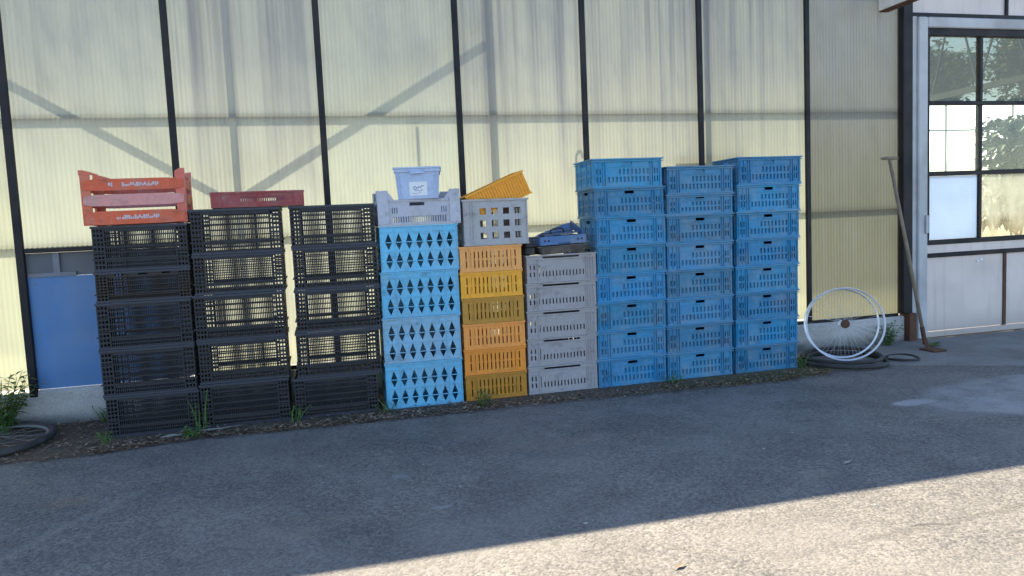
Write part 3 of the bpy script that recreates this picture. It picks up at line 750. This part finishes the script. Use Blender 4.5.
# orange crate tipped into it
th=R(-22.5)
def ribbed():
    W,D,t,h=.432,.31,.007,.172
    f,b,l,r=walls(W,D,h,t,(),())
    for mb,yy,sg in ((f,-D/2,-1),(b,D/2,1)):
        for i in range(21):
            x=-W/2+.012+(W-.024)*i/20; y0,y1=sorted((yy-.001*sg,yy+.007*sg)); mb.box(x-.0035,x+.0035,y0,y1,.010,h-.014)
    for mb,xx,sg in ((l,-W/2,-1),(r,W/2,1)):
        for i in range(13):
            y=-D/2+.02+(D-.04)*i/12; x0,x1=sorted((xx-.001*sg,xx+.006*sg)); mb.box(x0,x1,y-.0035,y+.0035,.010,h-.014)
    return pack('ribbed',M['thin'],f,b,l,r,rings(W,D,('rim',h-.012,h,.009),('foot_rim',0,.009,.008)),floor_mb(W,D,t))
place(ribbed(),(3.176,YC-.006,zy+.265),'orange ribbed crate tipped sideways into the grey crate with square holes',None,(.98,.43,.03),0,0,th)
# grey crates
z=.007; gl=['lowest grey slotted crate, on the ground beside the blue crates','grey slotted crate, second from the ground','grey slotted crate in the middle of its stack of five','grey slotted crate, second from the top of its stack','grey slotted crate carrying the dark tray and blue folded crate']
for i in range(5):
    place(greybox(),(3.293+.2575+.005*i,YC+jit(.003),z),gl[i],'grey slotted crates',(.335,.315,.33) if i else (.36,.35,.375),jit(R(.4))); z+=.1972
zg=z
# blue crates
B=(.013,.212,.420)
def bl(k,n): 
    s=['left','middle','right'][k]
    o=['bottom','second from bottom','third from bottom','fourth from bottom','fourth from top','third from top','second from top','top'][n]
    ex={(0,7):', jutting out to the left',(0,6):', pushed a little left',(1,6):', shallower than the rest'}.get((k,n),'')
    return f'blue slotted crate, {o} of the {s} blue stack{ex}'
for k,(lefts,p) in enumerate((([3.819,3.824,3.827,3.833,3.840,3.847,3.854,3.832,3.826],.2055),([4.371,4.373,4.377,4.382,4.387,4.392,4.396,4.402],.2035),([4.931,4.938,4.943,4.949,4.957,4.963,4.968,4.984],.204))):
    if k==0: lefts=lefts[:6]+[3.836,3.827]
    z=.007
    for n in range(8):
        sh=(k==1 and n==6); h=.150 if sh else round(p-.0012,4)
        u_=1+.13*math.sin(n*2.9+k*2.1); c=tuple(x*s*u_ for x,s in zip(B,(1+.2*math.sin(n*2+k),1+.03*math.sin(n*3.7+k*2),1+.03*math.cos(n*2.3+k*1.7))))
        if k==1: c=tuple(.88*x+.022 for x in c)
        place(bluebox(h,n==7),(lefts[n]+.265,YC+jit(.004),z),bl(k,n),'blue slotted crates',c,jit(R(.35)))
        z+=(.152 if sh else p)
# orange red slatted crate
def slatcrate():
    W,D,t,h=.570,.37,.010,.305
    root=empty('plastic_crate',(.842,YC-.005,1.323),(0,R(-.3),R(3.0))); tag(root,'orange red crate with faded pink middle slat, leftmost of the top crates','crate')
    red=(.62,.10,.035); pink=(.62,.27,.25)
    def slat(z0,z1,yy,sg,c,name='slat'):
        mb=MB(); n=14; vs=[]
        for i in range(n+1):
            u=i/n; x=-W/2+.006+(W-.012)*u; e=(abs(2*u-1))**8*.012; y=yy+sg*(.0115+.006*math.sin(math.pi*u))
            vs+=[(x,y,z0+e),(x,y,z1-e),(x,y-sg*.007,z1-e),(x,y-sg*.007,z0+e)]
        fs=[]
        for i in range(n):
            for q in range(4):
                a=(4*i+q,4*i+4+q,4*i+4+(q+1)%4,4*i+(q+1)%4); fs.append(a if sg>0 else a[::-1])
        fs+=[(0,1,2,3),(4*n+3,4*n+2,4*n+1,4*n)]
        mb.add(vs,fs); return mb.build(name,M['plastic'],root,color=c)
    rows=((.0,.082),(.112,.182),(.205,.275))
    front=[]
    for yy,sg in ((-D/2,-1),(D/2,1)):
        for j,(a,b) in enumerate(rows):
            o=slat(a,b,yy,sg,pink if j==1 else red)
            if j==1: o['label']='faded pink slat'
            if sg<0: front.append(o)
    for sx in (-1,1):
        for a,b in rows:
            mb=MB(); x0,x1=sorted((sx*W/2,sx*(W/2-.008))); mb.bbox(x0,x1,-D/2+.052,D/2-.052,a+.002,b-.002,.003); mb.build('end_slat',M['plastic'],root,color=red)
        for sy in (-1,1):
            mb=MB(); x0,x1=sorted((sx*(W/2+.004),sx*(W/2-.050))); y0,y1=sorted((sy*(D/2+.003),sy*(D/2-.010)))
            mb.box(x0,x1,y0,y1,-.0,.302); x2,x3=sorted((sx*(W/2+.004),sx*(W/2-.008))); y2,y3=sorted((sy*(D/2-.0102),sy*(D/2-.052))); mb.box(x2,x3,y2,y3,0,.302)
            # flared lug on top of the post
            v=[(sx*(W/2+.008),y0-.002,.2955+.007),(sx*(W/2-(.10 if sx<0 else .052)),y0-.002,.3025),(sx*(W/2-(.06 if sx<0 else .045)),y0-.002,.318),(sx*(W/2-.02),y0-.002,.330),(sx*(W/2+.008),y0-.002,.332)]
            v+= [(x,y1+.002,z) for x,_,z in v]
            mb.add(v,[(0,1,2,3,4),(9,8,7,6,5)]+[(q,q+5,(q+1)%5+5,(q+1)%5) for q in range(5)])
            mb.build('corner_post',M['plastic'],root,color=(.66,.13,.05) if sx<0 else (.62,.14,.10))
    mb=MB()
    for i in range(7): y=-D/2+.03+i*(D-.06)/6; mb.box(-W/2+.012,W/2-.012,y-.016,y+.016,.0015,.009)
    mb.build('base',M['plastic'],root,color=red)
    # worn white print on the top and bottom slats
    def prt(parent,runs,z0,z1):
        mb=MB()
        for xa,xb in runs:
            x=xa
            while x<xb:
                w=random.uniform(.006,.013); yb=-D/2-.0115-.006*math.sin(math.pi*((x+W/2)/W))-.0014
                hh=random.choice(((0,1),(0,1),(.0,.55),(.25,1)))
                mb.add([(x,yb,z0+(z1-z0)*hh[0]),(x+w,yb-.0002,z0+(z1-z0)*hh[0]),(x+w,yb-.0002,z0+(z1-z0)*hh[1]),(x,yb,z0+(z1-z0)*hh[1])],[(0,1,2,3)]); x+=w+.0025
        mb.build('print',M['marks'],parent)
    prt(front[2],((-.135,-.11),(-.06,.14)),.228,.252)
    prt(front[0],((-.105,-.085),(-.075,.125)),.030,.055)
slatcrate()
# dark red tray across stack two and three
def redtray():
    W,D,t,h=.555,.36,.007,.098
    def hs(L,first):
        return slots(.17,L-.11,.035,.070,20,.5) if first else slots(.04,L-.04,.035,.068,10,.45)
    f,b,l,r=walls(W,D,h,t,hs(W,1),hs(D-2*t,0))
    rim=rings(W,D,('rim',h-.012,h,.007),('foot_rim',0,.008,.004))
    ex=[]
    for sx in (-1,1):
        cp=MB(); x0,x1=sorted((sx*(W/2+.004),sx*(W/2-.055))); cp.box(x0,x1,-D/2-.005,-D/2+.0008,.0085,h-.0125); ex.append(('corner_post',cp,M['plastic']))
    return pack('tray',M['plastic'],f,b,l,r,rim,floor_mb(W,D,t),ex)
place(redtray(),(1.557,YC-.005,1.400),'dark red shallow slotted tray lying across two black stacks',None,(.28,.030,.036),R(2.6))
# dark tray and blue folded crate on the grey stack
def trapbox(name,loc,rot,a,b,da,db,h,m,color,label,cat):
    root=empty(name,loc,rot); tag(root,label,cat)
    def q(mb,pts,t):
        n=(Vector(pts[1])-Vector(pts[0])).cross(Vector(pts[3])-Vector(pts[0])).normalized()
        p2=[Vector(p)-n*t for p in pts]; mb.add(list(pts)+p2,[(0,1,2,3),(7,6,5,4),(0,4,5,1),(1,5,6,2),(2,6,7,3),(3,7,4,0)])
    for nm,pts in (('side_wall',[(-a,-da,0),(a,-da,0),(b,-db,h),(-b,-db,h)]),('side_wall',[(a,da,0),(-a,da,0),(-b,db,h),(b,db,h)]),
                   ('end_wall',[(-a,da,0),(-a,-da,0),(-b,-db,h),(-b,db,h)]),('end_wall',[(a,-da,0),(a,da,0),(b,db,h),(b,-db,h)])):
        m_=MB(); q(m_,pts,.004); m_.build(nm,m,root,color=color)
    m_=MB(); m_.box(-a+.005,a-.005,-da+.005,da-.005,0,.005); m_.build('base',m,root,color=color)
    m_=MB(); ring(m_,2*b,2*db,h-.006,h,.006); m_.build('rim',m,root,color=color)
    return root
trapbox('plant_tray',(3.580,-.46,zg+.002),(0,R(-1.5),R(2)),.150,.178,.12,.14,.058,M['plastic'],(.045,.036,.036),'dark brown shallow tray under the blue folded crate on the grey stack','tray')
def folded():
    root=empty('folding_crate',(3.585,-.47,zg+.068),(0,R(-1.5),R(2))); tag(root,'blue folded crate with a loop handle on top of the dark tray','crate')
    c=(.045,.14,.33); W,D,t,h=.345,.27,.008,.060
    hs=[(.030,.042,.022,.036),(.058,.070,.022,.036),(W-.068,W-.056,.022,.036),(W-.040,W-.028,.022,.036),(W/2-.04,W/2+.05,.002,.012)]
    f,b,l,r=walls(W,D,h,t,hs,[(.06,.09,.02,.035),(.15,.18,.02,.035)],(),(),())
    for n,x in (('side_wall',f),('side_wall',b),('end_wall',l),('end_wall',r)): link(n,x.mesh(n,M['plastic']),root,c)
    link('base',floor_mb(W,D,t).mesh('base',M['plastic']),root,c)
    # half-raised folding panels
    mb=MB(); v=[(-.13,.10,.062),(.168,.10,.062),(.168,.135,.145),(.11,.132,.138),(-.10,.105,.075)]; v2=[(x,y+.008,z) for x,y,z in v]
    mb.add(v+v2,[(0,1,2,3,4),(9,8,7,6,5)]+[(i,i+5,(i+1)%5+5,(i+1)%5) for i in range(5)]); link('folding_panel',mb.mesh('folding_panel',M['plastic']),root,c)
    mb=MB(); mb.bar((.160,-.10,.064),(.160,.125,.135),.008,.05); link('folding_panel',mb.mesh('folding_panel',M['plastic']),root,c)
    mb=MB(); mb.bar((-.12,-.02,.066),(.13,-.03,.078),.14,.010); mb.bar((-.1,.03,.080),(.14,.04,.095),.05,.010); link('folding_panel',mb.mesh('folding_panel',M['plastic']),root,(.03,.075,.18))
    mb=MB(); mb.tube([(-.055,-.02,.072),(-.05,-.02,.100),(-.03,-.02,.108),(.03,-.02,.112),(.045,-.02,.102),(.05,-.02,.078)],.006,7); link('handle',mb.mesh('handle',M['rubber'],True),root)
folded()
mb=MB(); mb.bbox(-.035,.035,-.11,.10,0,.052,.008); mb.bbox(-.030,.034,-.09,.06,.0525,.085,.006); o=mb.build('dark_rag',M['rubber']); o.location=(3.352,-.47,zg+.001); tag(o,'small black lump at the left end of the grey stack top, beside the tray','rag')

# ------------------------------------------------------------------ bicycle wheels and tyres
def wheel(loc,rot,r,label,group,tyre=False,cassette=False,rimw=.008,bright=False,name='bicycle_wheel'):
    root=empty(name,loc,rot); tag(root,label,'wheel',group)
    cz=r; rr=r-(.044 if tyre else 0)
    prof=[(0,-rimw),(0,rimw),(-.003,rimw),(-.0135,rimw*.55),(-.0135,-rimw*.55),(-.003,-rimw)]
    mb=MB(); mb.torus_y(rr-.001,prof,cz,64); mb.build('rim',M['rim'] if bright else M['zinc'] if tyre else M['alu'],root)
    if tyre:
        mb=MB(); mb.torus_y(rr+.020,[(.025*math.cos(a),.023*math.sin(a)) for a in [2*math.pi*i/10 for i in range(10)]],cz,64); mb.build('tyre',M['rubber'],root,True)
    mb=MB()
    hy=.028
    for i in range(28):
        a=2*math.pi*i/28; sgn=1 if i%2 else -1; b=a+(.9 if (i//2)%2 else -.9)
        mb.tube([(.018*math.cos(b),sgn*hy,cz+.018*math.sin(b)),((rr-.016)*math.cos(a),0,cz+(rr-.016)*math.sin(a))],.0011,4)
    mb.build('spokes',M['spoke'],root)
    mb=MB(); mb.tube([(0,-.045,cz),(0,-.032,cz),(0,-.031,cz),(0,-.026,cz),(0,-.025,cz),(0,.025,cz),(0,.026,cz),(0,.031,cz),(0,.032,cz),(0,.045,cz)],[.006,.006,.022,.022,.014,.014,.022,.022,.006,.006],14); mb.build('hub',M['alu'],root,False)
    if cassette:
        mb=MB()
        for i,q in enumerate((.034,.030,.027)): mb.tube([(0,-.034-.006*i,cz),(0,-.037-.006*i,cz)],q,20)
        mb.build('freewheel',M['rust'],root)
    return root
wheel((5.965,-.470,.012),(R(-9),0,R(-37)),.284,'bare bicycle wheel with dull grey rim, half hidden behind the brighter one','bare bicycle wheels leaning by the wall')
wheel((5.935,-.560,.006),(R(-9),0,R(-35)),.296,'bare bicycle wheel with bright pale rim and rusty freewheel, in front of the grey one','bare bicycle wheels leaning by the wall',cassette=True,rimw=.012,bright=True)
w=wheel((-.07,-.845,.030),(R(-88),0,R(4)),.35,'bicycle wheel with black tyre lying flat on the ground at the left edge',None,tyre=True)
def tyre(loc,r,rt,label,tilt=(0,0,0),sq=1.0):
    mb=MB(); pts=[(r*math.cos(a)*(1+.03*math.sin(3*a)),r*sq*math.sin(a)*(1+.02*math.cos(2*a)),rt+.004*math.sin(2*a)) for a in [2*math.pi*i/48 for i in range(48)]]
    mb.tube(pts,rt,10,True); o=mb.build('bicycle_tyre',M['rubber'],None,True); o.location=loc; o.rotation_euler=tilt
    tag(o,label,'tyre','loose black bicycle tyres'); return o
tyre((5.885,-.60,.009),.315,.016,'wide black bicycle tyre lying lowest on the ground around the bare wheels')
tyre((5.88,-.585,.045),.290,.015,'smaller black bicycle tyre stacked on the wider one under the bare wheels',(R(1),R(-1),0))
# wire loop with a pale round stone
mb=MB(); mb.tube([(.125*math.cos(a),.12*math.sin(a),.010+.006*math.sin(2*a)) for a in [2*math.pi*i/30 for i in range(30)]],.008,7,True)
o=mb.build('cable_loop',M['rubber'],None,True); o.location=(6.345,-.70,.012); tag(o,'thin black cable loop lying on the concrete beside the tyres','cable')
mb=MB(); mb.tube([(0,0,0),(0,0,.004),(0,0,.014),(0,0,.018)],[.088,.092,.092,.084],18); o=mb.build('stone_disc',M['plinth']); o.location=(6.335,-.695,.010); tag(o,'pale round concrete disc lying inside the black cable loop','disc')

# ------------------------------------------------------------------ tool leaning at the door post
t=empty('long_handled_tool',(6.78,-.47,.01)); tag(t,'long wooden T handled tool with rusty plate leaning on the door post','tool')
top=Vector((0.000,.395,1.615)); ft=Vector((.10,.10,.03))
mb=MB(); mb.tube([ft,ft.lerp(top,.5)+Vector((.004,0,0)),top],[.015,.016,.0145],10); mb.build('shaft',M['wood'],t,True)
mb=MB(); mb.tube([top+Vector((-.085,-.005,.014)),top+Vector((-.05,-.003,.016)),top+Vector((.05,.003,.016)),top+Vector((.085,.005,.014))],[.010,.014,.014,.010],9); mb.build('handle',M['wood'],t,True)
mb=MB(); mb.bbox(-.03,.10,-.13,.03,0,.016,.003); mb.bar((.02,-.02,.014),tuple(ft+Vector((0,0,.03))),.03,.012); mb.tube([ft-Vector((0,0,.005)),ft.lerp(top,.09)],.019,10); mb.build('blade',M['rust'],t)

# ------------------------------------------------------------------ plants
def leafq(mb,p,d,L,W,droop=.25):
    d=Vector(d).normalized(); s=d.cross(Vector((0,0,1)))
    if s.length<.05: s=Vector((1,0,0))
    s.normalize(); n=s.cross(d)
    p=Vector(p); a=p+d*L*.45+s*W/2; b=p+d*L*.45-s*W/2; m=p+d*L*.5-n*W*.12; e=p+d*L-Vector((0,0,L*droop))
    mb.add([p,a,e,b,m],[(0,4,1),(4,2,1),(0,3,4),(4,3,2)])
def weed(loc,h,spread,nst,nl,L,W,label,name='weed',seed=1,cat='plant'):
    rs=random.Random(seed); root=empty(name,loc); tag(root,label,cat,'weeds along the greenhouse wall')
    st=MB(); lf=MB()
    for i in range(nst):
        a=rs.uniform(0,6.28); q=rs.uniform(.2,1)*spread; hh=h*rs.uniform(.5,1)
        base=Vector((rs.uniform(-.03,.03),rs.uniform(-.02,.02),0)); tip=base+Vector((math.cos(a)*q,math.sin(a)*q*.5,hh))
        mid=base.lerp(tip,.5)+Vector((0,0,hh*.12)); st.tube([base,mid,tip],[.0035,.0028,.0015],5)
        for j in range(nl):
            u=.15+.85*(j+rs.random())/nl; p=base.lerp(mid,u*2) if u<.5 else mid.lerp(tip,u*2-1)
            b=rs.uniform(0,6.28); leafq(lf,p,(math.cos(b),math.sin(b),rs.uniform(-.1,.7)),L*rs.uniform(.6,1.2),W*rs.uniform(.7,1.2))
    st.build('stem',M['weed'],root); lf.build('leaves',M['weed'],root); return root
weed((-.13,-.20,.0),.42,.25,28,16,.078,.026,'bushy green weed against the wall above the flat bicycle wheel',seed=3)
weed((1.123,-.645,.004),.26,.10,5,7,.035,.018,'spindly green weed climbing between the first two black stacks',seed=4)
weed((1.09,-.79,.004),.075,.10,12,7,.04,.018,'low green tuft in the litter before the black stacks',seed=5)
weed((2.92,-.76,.004),.12,.13,8,6,.075,.014,'green grassy weed before the yellow and orange stack',seed=6)
weed((6.70,-.14,.004),.22,.17,14,9,.07,.022,'leafy green weed at the plinth near the door post',seed=7)
weed((6.98,-.36,.010),.035,.10,8,5,.06,.012,'flat grassy weed behind the rusty tool plate',seed=8)
weed((.44,-.10,.004),.13,.16,9,5,.05,.010,'thin dry grass tuft below the blue board',seed=9)
for q,(x,y,h,sd,lab) in enumerate(((1.70,-.66,.11,31,'short dry grass tuft between the second and third black stacks'),(2.29,-.67,.10,32,'short dry grass tuft beside the foot of the light blue stack'),
        (4.38,-.68,.07,33,'low grass tuft at the joint of the left and middle blue stacks'),(5.50,-.62,.12,34,'grass tuft at the right corner of the last blue stack'),(.60,-.72,.09,35,'small green tuft at the left corner of the first black stack'))):
    weed((x,y,.004),h,.09,8,4,.055,.008,lab,name='grass_tuft',seed=sd)
# leaf litter
rs=random.Random(21); mb=MB(); mo=MB()
def fronty(x):
    for (a,b),(c,d) in zip(soil_front,soil_front[1:]):
        if a<=x<=c: return b+(d-b)*(x-a)/(c-a)
    return -.85
for i in range(4200):
    x=rs.uniform(-.6,5.62) if i%3 else rs.uniform(.1,3.0); yf=fronty(x); y=yf-.05+abs(rs.gauss(0,.11))-.02*rs.random()**3 if x>.55 else rs.uniform(yf-.04,-.04)
    if y>-.05: continue
    a=rs.uniform(0,6.28); s=rs.uniform(.006,.026)
    leafq(mb,(x,y,.008+rs.random()*.012),(math.cos(a),math.sin(a),rs.uniform(-.1,.5)),s*1.6,s*.8,.1)
for i in range(110):
    x=rs.uniform(.2,6.5); y=-.95-abs(rs.gauss(0,.5)); a=rs.uniform(0,6.28); q_=rs.uniform(.006,.02)
    leafq(mb,(x,y,.003),(math.cos(a),math.sin(a),rs.uniform(0,.25)),q_*1.7,q_*.8,.1)
tag(mb.build('leaf_litter',M['deadleaf']),'brown dead leaves and wood chips along the foot of the stacks','leaves',kind='stuff')
mb=MB()
for i in range(1500):
    x=rs.uniform(4.2,5.62); y=fronty(x)-.02+abs(rs.gauss(0,.10))
    if y>-.45: continue
    a=rs.uniform(0,6.28); leafq(mb,(x,y,.006),(math.cos(a)*.5,math.sin(a)*.5,1),rs.uniform(.008,.022),.006,.1)
tag(mb.build('moss',m_leaf('moss_blade',(.05,.05,.015),(.13,.115,.035),.2)),'olive moss and short grass at the foot of the blue stacks','moss',kind='stuff')
mb=MB()
for i in range(520):
    x=rs.uniform(-.5,7.5); y=-.95-abs(rs.gauss(0,.9)) if i%3 else rs.uniform(-4,-.95); s=rs.uniform(.002,.006) if i%12 else rs.uniform(.007,.013)
    a=rs.uniform(0,6.28); vs=[(x+s*math.cos(a+k*1.57)*rs.uniform(.7,1.3),y+s*math.sin(a+k*1.57)*rs.uniform(.7,1.3),.001) for k in range(4)]+[(x+s*rs.uniform(-.5,.5),y+s*rs.uniform(-.5,.5),s*.4)]
    mb.add(vs,[(0,1,4),(1,2,4),(2,3,4),(3,0,4)])
tag(mb.build('grit',M['pebble']),'pale grit and small stones scattered over the asphalt','grit',kind='stuff')
# scrap bits near the black stacks
mb=MB(); mb.tube([(-.10,.01,.012),(-.02,0,.016),(.06,.02,.012),(.16,.05,.012)],[.004,.008,.005,.003],7); o=mb.build('scrap_metal',M['zinc'],None,True); o.location=(1.20,-.70,.006); tag(o,'bent grey metal rod lying before the second black stack','scrap')
mb=MB(); mb.tube([(-.07,0,.010),(0,.01,.014),(.07,-.01,.010)],[.005,.010,.004],7); o=mb.build('scrap_metal',M['zinc'],None,True); o.location=(.98,-.745,.006); tag(o,'short crumpled metal scrap lying before the first black stack','scrap')
for x,y,lab in ((4.29,-2.62,'lone dry leaf lying before the shadow edge on the asphalt'),(3.05,-3.32,'small brown crumb on the sunlit asphalt at the bottom')):
    mb=MB(); leafq(mb,(0,0,.006),(1,.4,.1),.06,.022,.05); o=mb.build('dry_leaf',M['pebble'] if x>4 else M['deadleaf']); o.location=(x,y,.0); tag(o,lab,'leaf')

# ------------------------------------------------------------------ inside the greenhouse and beyond
def pallet_stack(x,y,n,base=.012):
    for i in range(n):
        root=empty('wooden_pallet',(x+jit(.03),y+jit(.03),base+i*.148),(0,0,jit(R(2))))
        tag(root,f'old wooden pallet seen through the door glass, number {i+1} from the floor'.replace('number 1 ','lowest ').replace(f'number {n} from the floor','topmost of its stack') ,'pallet','pallets stacked inside the greenhouse')
        mb=MB()
        for k in range(6): mb.box(-.6,.6,-.5+k*.178,-.5+k*.178+.11,.118,.1395)
        mb.build('deck',M['wood'],root)
        mb=MB()
        for k in range(3): mb.box(-.6,.6,(-.5,-.04,.42)[k],(-.42,.04,.50)[k],0,.1175)
        mb.build('bearer',M['wood'],root)
# leaf mass: box of climbing plants near the right pane
def tree(loc,h,r,seed,label,n=5200,tr=.12):
    rs=random.Random(seed); root=empty('tree',loc); tag(root,label,'tree','trees behind the greenhouse')
    t=MB(); t.tube([(0,0,0),(.05,.03,h*.35),(0,.06,h*.75)],[tr,tr*.75,tr*.3],8)
    cl=[]
    for i in range(9):
        a=rs.uniform(0,6.28); q=r*rs.uniform(.2,.75); z=h*rs.uniform(.45,.95); c=Vector((math.cos(a)*q,math.sin(a)*q,z)); cl.append((c,r*rs.uniform(.35,.6)))
        t.tube([(.02,.03,h*rs.uniform(.3,.5)),tuple(c*.6+Vector((0,0,z*.35))),tuple(c)],[tr*.4,tr*.25,tr*.08],6)
    lf=MB()
    for i in range(n):
        c,q=rs.choice(cl); d=Vector((rs.gauss(0,1),rs.gauss(0,1),rs.gauss(0,.8))); d=d.normalized()*q*rs.random()**.45
        leafq(lf,c+d,(rs.uniform(-1,1),rs.uniform(-1,1),rs.uniform(-.6,.6)),rs.uniform(.16,.30),rs.uniform(.10,.18))
    t.build('trunk',M['bark'],root,True); lf.build('crown',M['treeleaf'],root)
tree((19.4,12.6,0),6.3,1.5,31,'dense green tree behind the greenhouse, left of the two seen through the door glass')
tree((22.4,12.0,0),8.6,2.3,32,'taller green tree behind the greenhouse, right one seen through the door glass',6500)
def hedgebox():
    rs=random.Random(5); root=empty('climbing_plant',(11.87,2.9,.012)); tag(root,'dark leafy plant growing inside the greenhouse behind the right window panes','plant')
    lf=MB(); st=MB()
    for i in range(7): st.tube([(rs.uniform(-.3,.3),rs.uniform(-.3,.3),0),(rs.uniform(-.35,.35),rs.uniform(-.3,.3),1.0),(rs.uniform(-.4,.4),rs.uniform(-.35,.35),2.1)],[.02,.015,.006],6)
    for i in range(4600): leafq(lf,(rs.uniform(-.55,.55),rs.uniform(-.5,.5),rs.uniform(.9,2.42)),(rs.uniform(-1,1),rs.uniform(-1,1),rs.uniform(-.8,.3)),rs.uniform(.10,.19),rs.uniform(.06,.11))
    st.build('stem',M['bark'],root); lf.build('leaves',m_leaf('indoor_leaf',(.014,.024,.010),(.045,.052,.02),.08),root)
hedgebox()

# ------------------------------------------------------------------ light
AZ=-15.0; TAN=3.35*math.cos(R(AZ))/2.79; EL=math.degrees(math.atan(TAN))
wd=bpy.data.worlds.new('World'); sc.world=wd; wd.use_nodes=True; nt=wd.node_tree
sky=nt.nodes.new('ShaderNodeTexSky'); sky.sky_type='NISHITA'; sky.sun_disc=False; sky.sun_elevation=R(EL); sky.sun_rotation=R(AZ); sky.altitude=200; sky.air_density=1.0; sky.dust_density=.6; sky.ozone_density=1.2
bg=nt.nodes['Background']; nt.links.new(sky.outputs[0],bg.inputs[0]); bg.inputs[1].default_value=.10
L=bpy.data.lights.new('sun','SUN'); L.energy=4.6; L.angle=R(.5); L.color=(1,.865,.65); so=bpy.data.objects.new('sun',L); col.objects.link(so)
d=Vector((math.sin(R(AZ))*math.cos(R(EL)),math.cos(R(AZ))*math.cos(R(EL)),math.sin(R(EL)))); so.rotation_euler=d.to_track_quat('Z','Y').to_euler(); so.location=(0,10,12)

# ------------------------------------------------------------------ camera
yaw,pitch,roll=.247,-.086,-.045
f=Vector((math.sin(yaw)*math.cos(pitch),math.cos(yaw)*math.cos(pitch),math.sin(pitch)))
r=f.cross(Vector((0,0,1))).normalized(); u=r.cross(f)
r2=r*math.cos(roll)+u*math.sin(roll); u2=-r*math.sin(roll)+u*math.cos(roll)
cam=bpy.data.cameras.new('camera'); co=bpy.data.objects.new('camera',cam); col.objects.link(co)
co.matrix_world=Matrix(((r2.x,u2.x,-f.x,1.942),(r2.y,u2.y,-f.y,-5.592),(r2.z,u2.z,-f.z,1.218),(0,0,0,1)))
cam.sensor_width=36; cam.lens=741.9/1024*36; cam.clip_end=800; cam.clip_start=.05
sc.camera=co
sc.view_settings.view_transform='Standard'; sc.view_settings.look='None'; sc.view_settings.exposure=2.1; sc.view_settings.gamma=1
sc.cycles.max_bounces=10; sc.cycles.transparent_max_bounces=16; sc.cycles.sample_clamp_indirect=6
